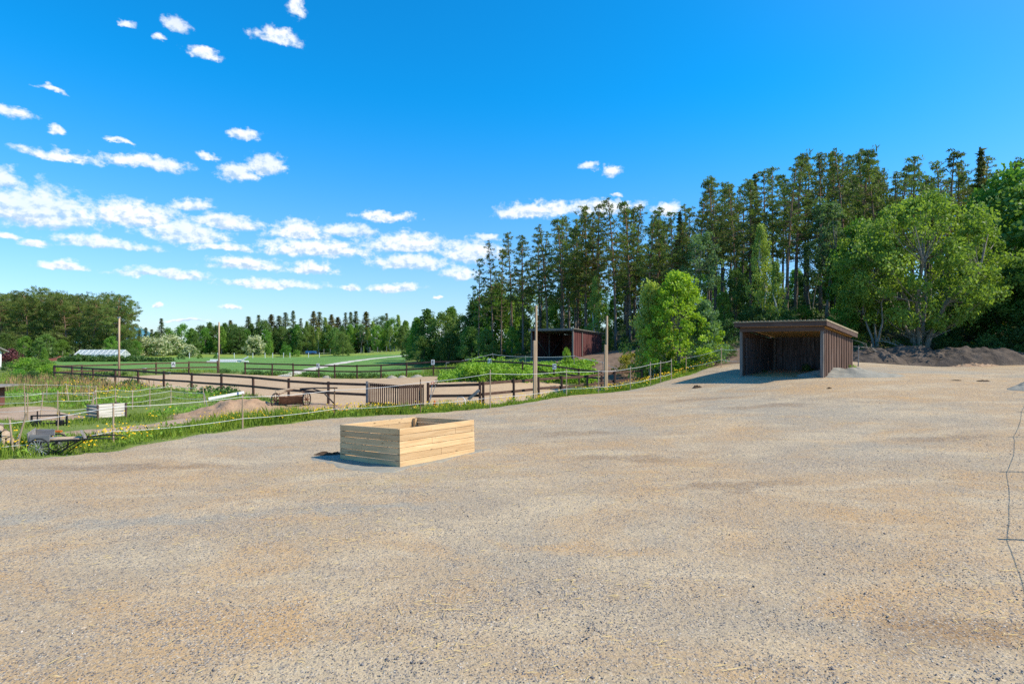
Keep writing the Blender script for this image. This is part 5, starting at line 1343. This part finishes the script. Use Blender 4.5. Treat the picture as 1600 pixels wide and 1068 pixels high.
for px, d, top, k_, lb in ((1140, 37.2, 540, 0, 'small dark shrub left of the near shed'), (985, 40.5, 552, 2, 'yellow green shrub below the grey birch'), (1030, 37.5, 555, 0, 'dark green shrub at the foot of the bright leafy tree'), (1085, 36.2, 558, 2, 'olive shrub under the bright leafy tree\'s right half'), (1338, 39, 520, 2, 'yellowish shrub behind the near shed\'s back corner'), (1350, 37.8, 535, 0, 'dark shrub between near shed and triple stemmed tree'), (1480, 38.2, 530, 0, 'shaded shrub right of the big tree\'s stems'), (1595, 36.6, 515, 0, 'shaded shrub behind the soil heap at the right edge'), (1545, 37.0, 525, 0, 'shaded shrub behind the brown topped soil heap'), (1322, 27.6, 568, 1, 'small yellow green plant at the near shed\'s right wall'), (1332, 28.3, 570, 1, 'darker small plant beside the yellow green one at the shed wall'), (885, 44.0, 545, 1, 'pale young sapling in front of the dark red shed\'s opening'),
        (1140, 42, 500, 0, 'dark shrub on the bank behind the near shed\'s left side'), (1255, 44, 478, 3, 'green shrub on the bank above the near shed'), (1180, 42.5, 482, 0, 'dark shrub on the bank just over the near shed roof'), (1310, 41, 485, 3, 'fresh shrub above the near shed\'s right roof corner'), (1225, 41.5, 486, 0, 'grey shaded shrub at the foot of the straight pine trunk')):
    edge(SHRUB[k_], px, d, top, lb, .42 if px in (885,) else 1.0, 'shrubs below the forest edge', None, 'shrub')
sh = nloc(1.95, 3.1, -.05); plant(SHRUB[0], 'dark green weed clump growing inside the near shed', sh, .62, 1, None, .85, 'plant', 'weed_clump')
sh = nloc(.35, 1.9, -.05); plant(SHRUB[0], 'low dark weeds along the inner left wall of the near shed', sh, .32, 2, None, 1.1, 'plant', 'weed_clump')

# ---- the far tree line behind the field
far = [(228, 512, 148, 's0'), (237, 515, 150, 's1'), (252, 498, 145, 's0'), (218, 515, 146, 's1'), (286, 506, 150, 'f1'), (270, 520, 138, 'd2'), (300, 512, 146, 'f0'), (315, 508, 150, 'd0'), (328, 503, 152, 'd1'), (340, 508, 148, 'd0'), (352, 504, 150, 'd1'), (366, 506, 152, 'd0'), (378, 510, 148, 'd2'), (392, 505, 150, 'd1'), (360, 501, 158, 's2'), (388, 495, 160, 's0'), (404, 493, 156, 's1'), (412, 500, 150, 'd0'),
       (424, 492, 158, 's2'), (436, 494, 160, 's0'), (446, 489, 158, 's1'), (458, 486, 152, 's0'), (470, 498, 155, 's1'), (480, 500, 146, 'b0'), (490, 487, 156, 's2'), (499, 488, 158, 's1'), (508, 494, 146, 'b1'), (518, 492, 154, 's2'), (528, 496, 158, 's2'), (540, 489, 158, 's1'), (548, 488, 160, 's0'), (556, 487, 156, 's1'), (572, 488, 152, 's2'), (583, 500, 148, 'b0'), (594, 493, 150, 'a0'), (604, 490, 158, 's0'), (612, 497, 146, 'f1'), (622, 490, 152, 'b1'), (634, 500, 148, 'f0'), (646, 503, 150, 's1'), (440, 510, 150, 'd0'), (455, 512, 149, 'd2'), (560, 505, 150, 'f2'), (535, 508, 151, 'd1'), (575, 510, 146, 'b1'), (600, 512, 145, 'f2'), (655, 498, 140, 'f0'), (430, 512, 152, 'd1'), (640, 515, 138, 'd0')]
far += [(px_, top_, d_, k_) for px_, top_, d_, k_ in ((243, 518, 150, 'd0'), (262, 512, 152, 'f1'), (305, 516, 144, 'd1'), (322, 512, 146, 'f1'), (346, 509, 145, 'f0'), (372, 511, 146, 'd2'), (415, 515, 146, 'f1'), (464, 506, 148, 'f0'), (474, 512, 145, 'd0'), (486, 508, 149, 'd1'), (497, 510, 145, 'b0'), (514, 508, 146, 'f1'), (524, 512, 144, 'd2'), (547, 506, 148, 'f0'), (566, 507, 147, 'a1'), (590, 508, 144, 'f1'), (610, 508, 143, 'b0'), (628, 508, 143, 'd1'), (400, 512, 150, 'd1'), (385, 514, 147, 'f2'))]
tab = dict(s=SPRUCES, d=DEEP, f=FRESH, b=BIRCH, a=ASPEN); kindn = dict(s='dark spruce', d='dark leafy tree', f='fresh green tree', b='pale drooping birch', a='grey green aspen')
far.sort(); num = {}
for px, top, d, kd in far:
    num[kd[0]] = num.get(kd[0], 0) + 1
    p = G(px, d); h = CAMZ + (HZ - top) / F * d - p.z
    plant(tab[kd[0]][int(kd[1])], '%s in the far tree line, %s of its kind from left' % (kindn[kd[0]], ORD[num[kd[0]] - 1]), p, h, RNG.uniform(0, 6.28), 'trees of the far tree line', {'s': RNG.uniform(1.7, 3.0), 'd': .95, 'f': 1.0, 'b': 1.15, 'a': 1.15}[kd[0]])
for px, top, d, lb, wd in ((250, 530, 128, 'white flowering bush in front of the dark spruce, left of three', 1.2), (232, 527, 132, 'white flowering bush partly behind another, beside the round pole', 1.2), (264, 524, 134, 'taller whitish bush behind the flowering ones', 1.2), (298, 539, 122, 'round cream flowering bush right of the brownish tree', 1.1), (398, 525, 136, 'pale blossom tree in front of the dark tree wall', 1.0)):
    p = G(px, d); plant(BLOSSOM, lb, p, CAMZ + (HZ - top) / F * d - p.z, RNG.uniform(0, 6), 'blossoming bushes before the far tree line', wd, 'bush')
for px, top, d, pr, lb, wd in ((421, 531, 130, FRESH[1], 'round light green tree beside the blossom tree', .9), (447, 540, 124, SHRUB[3], 'small bright bush on the meadow, left of a pair', .8), (463, 547, 124, SHRUB[3], 'small bright bush on the meadow, right of a pair', 1.0), (444, 533, 126, FRESH[2], 'young slim tree behind the pair of small bright bushes', .8), (536, 519, 122, DEEP[0], 'free standing round tree on the meadow rise', 1.25), (568, 540, 132, BIRCH[1], 'young birch right of the free standing round tree', .9), (282, 553, 104, SHRUB[0], 'small dark bush at the field edge near the letter A', 1.0), (338, 553, 108, SHRUB[3], 'small bush at the field edge left of the far pole', .8), (312, 553, 110, SHRUB[3], 'low bush on the field edge between poles', .8)):
    p = G(px, d); plant(pr, lb, p, CAMZ + (HZ - top) / F * d - p.z, RNG.uniform(0, 6), 'small trees and bushes on the meadow', wd, 'tree' if pr.H > 3 else 'bush')

# ---- old pines at the left
lp = [(-18, 462, 122, 0), (4, 464, 120, 1), (24, 462, 124, 2), (44, 456, 118, 0), (64, 454, 121, 1), (82, 458, 119, 2), (104, 461, 118, 0), (124, 463, 122, 1), (146, 468, 118, 2), (166, 466, 121, 0), (182, 464, 117, 1), (196, 482, 119, 2), (203, 505, 121, 0)]
for i, (px, top, d, k_) in enumerate(lp):
    p = G(px, d); plant(OLDPINES[k_], 'broad crowned old pine at the front of the left wood, %s from left' % ORD[i], p, CAMZ + (HZ - top) / F * d - p.z, RNG.uniform(0, 6), 'old pines of the left wood', 1.0)
for i in range(26):
    px = -40 + 235 * (i + RNG.random()) / 26; d = RNG.uniform(128, 150); p = G(px, d)
    plant(OLDPINES[i % 3], 'old pine deep in the left wood, hidden behind the front ones', p, (CAMZ + (HZ - RNG.uniform(458, 478)) / F * d - p.z), RNG.uniform(0, 6), 'old pines deep in the left wood', 1.0)
for i, (px, top, d) in enumerate(((10, 520, 113), (40, 525, 112), (72, 522, 113), (98, 530, 114), (150, 528, 116), (175, 525, 114), (198, 530, 112), (212, 532, 118), (125, 525, 117))):
    p = G(px, d); plant(DEEP[i % 3] if i % 2 == 0 else FRESH[1], 'leafy undergrowth tree below the old pines, %s from the left' % ORD[i], p, CAMZ + (HZ - top) / F * d - p.z, RNG.uniform(0, 6), 'undergrowth trees of the left wood', 1.3)
# garden shrubs near the house and greenhouse
for px, top, d, pr, lb, wd in ((18, 546, 70, 'p', 'purple leaved shrub beside the white house', 1.0), (69, 543, 62, FRESH[0], 'loose yellow green sapling in the garden bushes', .9), (122, 552, 92, FRESH[1], 'small rounded tree in front of the greenhouse', 1.25), (40, 560, 56, SHRUB[1], 'bright green garden bush left of the loose sapling', 1.6), (62, 562, 52, SHRUB[3], 'fresh garden bush under the loose sapling', 1.5), (78, 570, 49, SHRUB[1], 'bright bush touching the arena fence corner', 1.3), (14, 566, 60, SHRUB[0], 'dark bush by the white house wall', 1.4), (50, 580, 45, SHRUB[0], 'dark bush on the slope below the garden bushes', 1.3), (92, 588, 43, SHRUB[3], 'bush at the foot of the arena corner post', 1.2), (30, 577, 50, SHRUB[3], 'light bush at the lawn\'s upper edge', 1.3)):
    if pr == 'p': pr = make_decid(330, 2.2, 2.6, 'purple', 'dark_bark', 3, .1, 34, 60, .2, .14, .7, 'dome', .18, .016, 0, .02, 6, 'shrub', .3)
    p = G(px, d); plant(pr, lb, p, CAMZ + (HZ - top) / F * d - p.z, RNG.uniform(0, 6), 'garden shrubs at the left', wd, 'shrub')

# ---- low growth: masses nobody would count
def stuff(name, v, f, mat, label=None): return tag(put(name, np_mesh(name, v, f, mat)), label, None, None, 'stuff')
def scatter(n, x0, x1, y0, y1, keep, r):
    x = r.uniform(x0, x1, n); y = r.uniform(y0, y1, n); k_ = keep(x, y); return x[k_], y[k_]
r = np.random.default_rng(77)
# hedge before the greenhouse
hx_ = np.linspace(95, 270, 60); C_ = []
for px in hx_:
    for j in range(2):
        p = G(px + r.uniform(-1, 1), r.uniform(90, 94)); C_.append((p.x, p.y, p.z + r.uniform(.15, .75) * (1 if px < 225 else .6)))
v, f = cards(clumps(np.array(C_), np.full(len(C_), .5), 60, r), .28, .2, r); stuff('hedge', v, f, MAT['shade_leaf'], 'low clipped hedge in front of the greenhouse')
# nettle thicket behind the arena
def thick(px0, px1, d0, d1, n, hmax, seed):
    r = np.random.default_rng(seed); px = r.uniform(px0, px1, n); d = r.uniform(d0, d1, n)
    x = (px - 800) / F * d; z = Hgt(x, d)
    h = hmax * (.35 + .65 * sstep(0, 1, .5 + .9 * fbm(x * .45, d * .45, seed))) * np.clip(np.minimum((px - px0) / 40, (px1 - px) / 40), .2, 1)
    return np.stack([x, d, z], 1), h * np.interp(px, [700, 790, 850, 930], [.9, .8, .45, .42])
b, h = thick(690, 930, 39.8, 44.5, 520, 1.35, 5)
zz = r.uniform(0, 1, (len(b), 3)); cc_ = np.repeat(b, 3, 0); cc_[:, 2] += (zz * h[:, None]).ravel()
v, f = cards(clumps(cc_, np.full(len(cc_), .34), 22, r), .17, .11, r, np.array([0, 0, .3])); stuff('nettle_thicket', v, f, MAT['nettle'], 'bright green nettle thicket behind the arena')
# forest undergrowth
def keepf(x, y): return inpoly(x, y, FOREST) & (fbm(x * .35, y * .35, 19) > -.12) & (edged(FOREST, x, y) > .6)
x, y = scatter(5200, -14, 62, 34, 82, keepf, r); z = Hgt(x, y)
cc_ = np.stack([x, y, z + r.uniform(.05, .55, len(x))], 1)
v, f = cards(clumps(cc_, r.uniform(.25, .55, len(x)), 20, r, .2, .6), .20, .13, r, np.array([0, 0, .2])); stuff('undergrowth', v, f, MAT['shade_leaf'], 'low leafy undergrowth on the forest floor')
x, y = scatter(900, 10, 45, 37, 52, lambda x, y: inpoly(x, y, FOREST) & (fbm(x * .5, y * .5, 29) > .22), r); z = Hgt(x, y)
v, f = cards(clumps(np.stack([x, y, z + .25], 1), np.full(len(x), .35), 16, r, .2, .6), .18, .12, r); stuff('bilberry_patches', v, f, MAT['yellowgreen'], 'yellow green low growth on the bank')

# grass
def blades(x, y, h, w, r, lean=.35):
    n = len(x); z = Hgt(x, y); a = r.uniform(0, 2 * np.pi, n); la = r.uniform(0, 2 * np.pi, n); le = h * lean * r.random(n)
    bx = np.cos(a) * w / 2; by = np.sin(a) * w / 2
    p = np.stack([x, y, z - .05], 1); o = np.zeros_like(p); o[:, 0] = bx; o[:, 1] = by
    mid = p + np.stack([np.cos(la) * le * .35, np.sin(la) * le * .35, h * .6], 1); tip = p + np.stack([np.cos(la) * le, np.sin(la) * le, h], 1)
    v = np.stack([p - o, p + o, mid + o * .7, tip, mid - o * .7], 1).reshape(-1, 3)
    return v, np.arange(5 * n).reshape(n, 5)
_IN = lambda x, y: ~(inpoly(x, y, YARD) | inpoly(x, y, SAND) | inpoly(x, y, DIRT) | inpoly(x, y, PADDOCK))
def yard_edge_dist(x, y): return edged(YARD, x, y)
def kg(x, y):
    d = np.hypot(x, y); u = x / np.maximum(y, .1)
    return _IN(x, y) & (((x + 12.1) / 1.25) ** 2 + ((y - 14.75) / .5) ** 2 > 1) & (u > -1.05) & (u < .36) & ~inpoly(x, y, FOREST)
# thick verge along the yard and dirt track
x, y = scatter(330000, -16, 12, 12, 37, lambda x, y: kg(x, y) & (yard_edge_dist(x, y) < 2.4 + .6 * fbm(x * .6, y * .6, 9)), r)
sel = r.random(len(x)) < .9; x, y = x[sel], y[sel]
e = yard_edge_dist(x, y)
tall = (.13 + .34 * sstep(-.35, .5, fbm(x * .9, y * .9, 71))) * np.clip(e / .5 + .35, .35, 1)
v, f = blades(x, y, tall * r.uniform(.6, 1.3, len(x)), .022, r, .5); print('verge blades', len(x)); stuff('verge_grass', v, f, MAT['grass'], 'tall grass verge between the yard and the arena')
# the rest of the meadow
def keepm(x, y):
    d = np.hypot(x, y); return kg(x, y) & ~inpoly(x, y, FIELD) & (yard_edge_dist(x, y) > 1.8) & (r.random(len(x)) < np.clip(24 / d, 0, 1) ** 1.5) & ~((x > -2) & (y > 40))
x, y = scatter(300000, -52, 14, 14, 62, keepm, r)
v, f = blades(x, y, (.08 + .20 * sstep(-.3, .5, fbm(x * .45, y * .45, 72))) * r.uniform(.6, 1.3, len(x)), .028 * np.clip(np.hypot(x, y) / 24, 1, 2), r, .5); print('meadow blades', len(x)); stuff('meadow_grass', v, f, MAT['grass'], 'meadow grass round the paddock and arena')
# broad leaves of dandelions and docks in the verge, taller weeds along the arena's near fence
x, y = scatter(26000, -16, 10, 12, 34, lambda x, y: kg(x, y) & (yard_edge_dist(x, y) < 2.0) & (fbm(x * 1.1, y * 1.1, 73) > .02), r)
z = Hgt(x, y); v, f = cards(np.stack([x, y, z + r.uniform(.03, .30, len(x))], 1), .15, .06, r, np.array([0, 0, .7])); stuff('verge_weeds', v, f, MAT['nettle'], 'leafy weeds in the grass verge')
x, y = scatter(60000, -40, -4, 16, 46, lambda x, y: kg(x, y) & (yard_edge_dist(x, y) > 1.8) & (fbm(x * .6, y * .6, 74) > .10) & ~inpoly(x, y, FIELD) & ~((x / y > -.95) & (x / y < -.64) & (y > 18) & (y < 27)) & (r.random(len(x)) < .7), r)
z = Hgt(x, y); v, f = cards(np.stack([x, y, z + r.uniform(.03, .28, len(x))], 1), .17, .06, r, np.array([0, 0, .8])); stuff('meadow_weeds', v, f, MAT['nettle'], 'leafy weeds and docks in the rough meadow')
w0 = []
for a, b, n in ((NP, NQ, 900), (FP, FQ, 900), (NQ, PD(187, 50), 120)):
    t = r.random(n); off = r.uniform(-.9, .5, n) if a is NP else r.uniform(.1, 1.1, n)
    xx = a[0] + (b[0] - a[0]) * t; yy = a[1] + (b[1] - a[1]) * t + off
    kk = (fbm(xx * .6, yy * .6, 91) > (.05 if a is NP else -.05)) & ~inpoly(xx, yy, DIRT) & ~((xx / yy > -.43) & (xx / yy < -.1) & (yy < 36)); w0.append(np.stack([xx[kk], yy[kk], Hgt(xx[kk], yy[kk]) + r.uniform(.05, .30, kk.sum())], 1))
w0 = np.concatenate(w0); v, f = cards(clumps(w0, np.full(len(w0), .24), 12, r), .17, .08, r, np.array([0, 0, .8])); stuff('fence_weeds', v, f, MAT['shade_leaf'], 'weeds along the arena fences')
x, y = scatter(6000, -40, -24, 30, 48, lambda x, y: kg(x, y) & (fbm(x * .35, y * .35, 99) > .05), r)
v, f = blades(x, y, r.uniform(.3, .8, len(x)), .035, r, .3); stuff('dry_stalks', v, f, MAT['dryweed'], 'dry brown stalks on the slope below the arena corner')
# dandelion flowers
def heads(x, y, z, rad, r):
    n = len(x); a = np.linspace(0, 2 * np.pi, 6, endpoint=False); nv = unit(r.normal(size=(n, 3)) * .35 + np.array([.1, -.45, 1.0]))
    t = unit(np.cross(nv, r.normal(size=(n, 3)))); b = np.cross(nv, t); c = np.stack([x, y, z], 1)
    ring = c[:, None] + rad[:, None, None] * (np.cos(a)[None, :, None] * t[:, None] + np.sin(a)[None, :, None] * b[:, None])
    top = c + nv * (rad * .45)[:, None]; v = np.concatenate([ring, top[:, None]], 1).reshape(-1, 3)
    f = np.concatenate([np.stack([np.arange(n) * 7 + i, np.arange(n) * 7 + (i + 1) % 6, np.arange(n) * 7 + 6], 1) for i in range(6)])
    return v, f
x, y = scatter(30000, -16, 12, 12, 36, lambda x, y: kg(x, y) & (yard_edge_dist(x, y) < 2.3) & (yard_edge_dist(x, y) > .2) & (fbm(x * .8, y * .8, 81) > -.08) & (r.random(len(x)) < np.where(x > 0, .35, .8)), r)
x2, y2 = scatter(16000, -34, -8, 18, 42, lambda x, y: kg(x, y) & (yard_edge_dist(x, y) > 2.3) & (fbm(x * .4, y * .4, 82) > .12) & (r.random(len(x)) < .33) & (x > -.80 * y), r)
x = np.concatenate([x, x2]); y = np.concatenate([y, y2]); rad = r.uniform(.018, .032, len(x)) * np.clip(np.hypot(x, y) / 24, 1, 1.3)
v, f = heads(x, y, Hgt(x, y) + r.uniform(.14, .46, len(x)), rad, r); print('dandelions', len(x)); stuff('dandelion_flowers', v, f, MAT['petal'], 'yellow dandelion flowers in the grass')

# gravel stones and straw lying on the yard
def yz(x, y): return Hgt(x, y) + .035 + yard_relief(x, y) * np.clip(edged(YARD, x, y), 0, 1)
n = 60000; d = 3.6 * (22 / 3.6) ** r.random(n); u = r.uniform(-1.02, 1.02, n); x = u * d; y = d
kk = inpoly(x, y, YARD) & (fbm(x * .7, y * .7, 33) + .35 * fbm(x * 3, y * 3, 34) + r.uniform(-.55, .55, n) > -.05)
x, y = x[kk], y[kk]; n = len(x); s = r.uniform(.005, .010, n) * (1 + (r.random(n) < .03) * .8)
base = np.array([(1, 0, 0), (0, 1, 0), (-1, 0, 0), (0, -1, 0), (0, 0, .75), (0, 0, -.6)], float)
off = base[None] * s[:, None, None] * r.uniform(.6, 1.35, (n, 6, 1)) + r.normal(size=(n, 6, 3)) * s[:, None, None] * .18
ctr = np.stack([x, y, yz(x, y) + s * .25], 1); v = (ctr[:, None] + off).reshape(-1, 3)
tri = np.array([(0, 1, 4), (1, 2, 4), (2, 3, 4), (3, 0, 4), (1, 0, 5), (2, 1, 5), (3, 2, 5), (0, 3, 5)])
f = (np.arange(n)[:, None, None] * 6 + tri[None]).reshape(-1, 3); print('stones', n); stuff('gravel_stones', v, f, MAT['pebble'], 'loose small stones scattered over the yard')
n = 5200; d = 4.4 * (26 / 4.4) ** (r.random(n) ** .7); u = r.uniform(-.95, .95, n); x = u * d; y = d
kk = inpoly(x, y, YARD) & ((fbm(x * .35, y * .35, 36) > .12) | (r.random(n) < .18) | (np.hypot(x + 2.6, (y - 11.6) * 1.5) < 2.2)); x, y = x[kk], y[kk]; n = len(x)
L = r.uniform(.035, .12, n) * (1 + (r.random(n) < .03) * 1.5); a = r.normal(.35, .7, n); w_ = r.uniform(.003, .006, n)
dx, dy = np.cos(a) * L / 2, np.sin(a) * L / 2; ox, oy = -np.sin(a) * w_ / 2, np.cos(a) * w_ / 2
z0 = yz(x, y) + .012
v = np.stack([np.stack([x - dx + ox, y - dy + oy, z0], 1), np.stack([x - dx - ox, y - dy - oy, z0], 1), np.stack([x + dx - ox, y + dy - oy, z0 + .006], 1), np.stack([x + dx + ox, y + dy + oy, z0 + .006], 1), np.stack([x, y, z0 + .010], 1) + 0], 1).reshape(-1, 3)
ii = np.arange(n)[:, None] * 5
f = np.concatenate([ii + np.array([[0, 1, 4]]), ii + np.array([[1, 2, 4]]), ii + np.array([[2, 3, 4]]), ii + np.array([[3, 0, 4]])])
stuff('straw_wisps', v, f, MAT['straw'], 'dry straw wisps lying on the gravel')
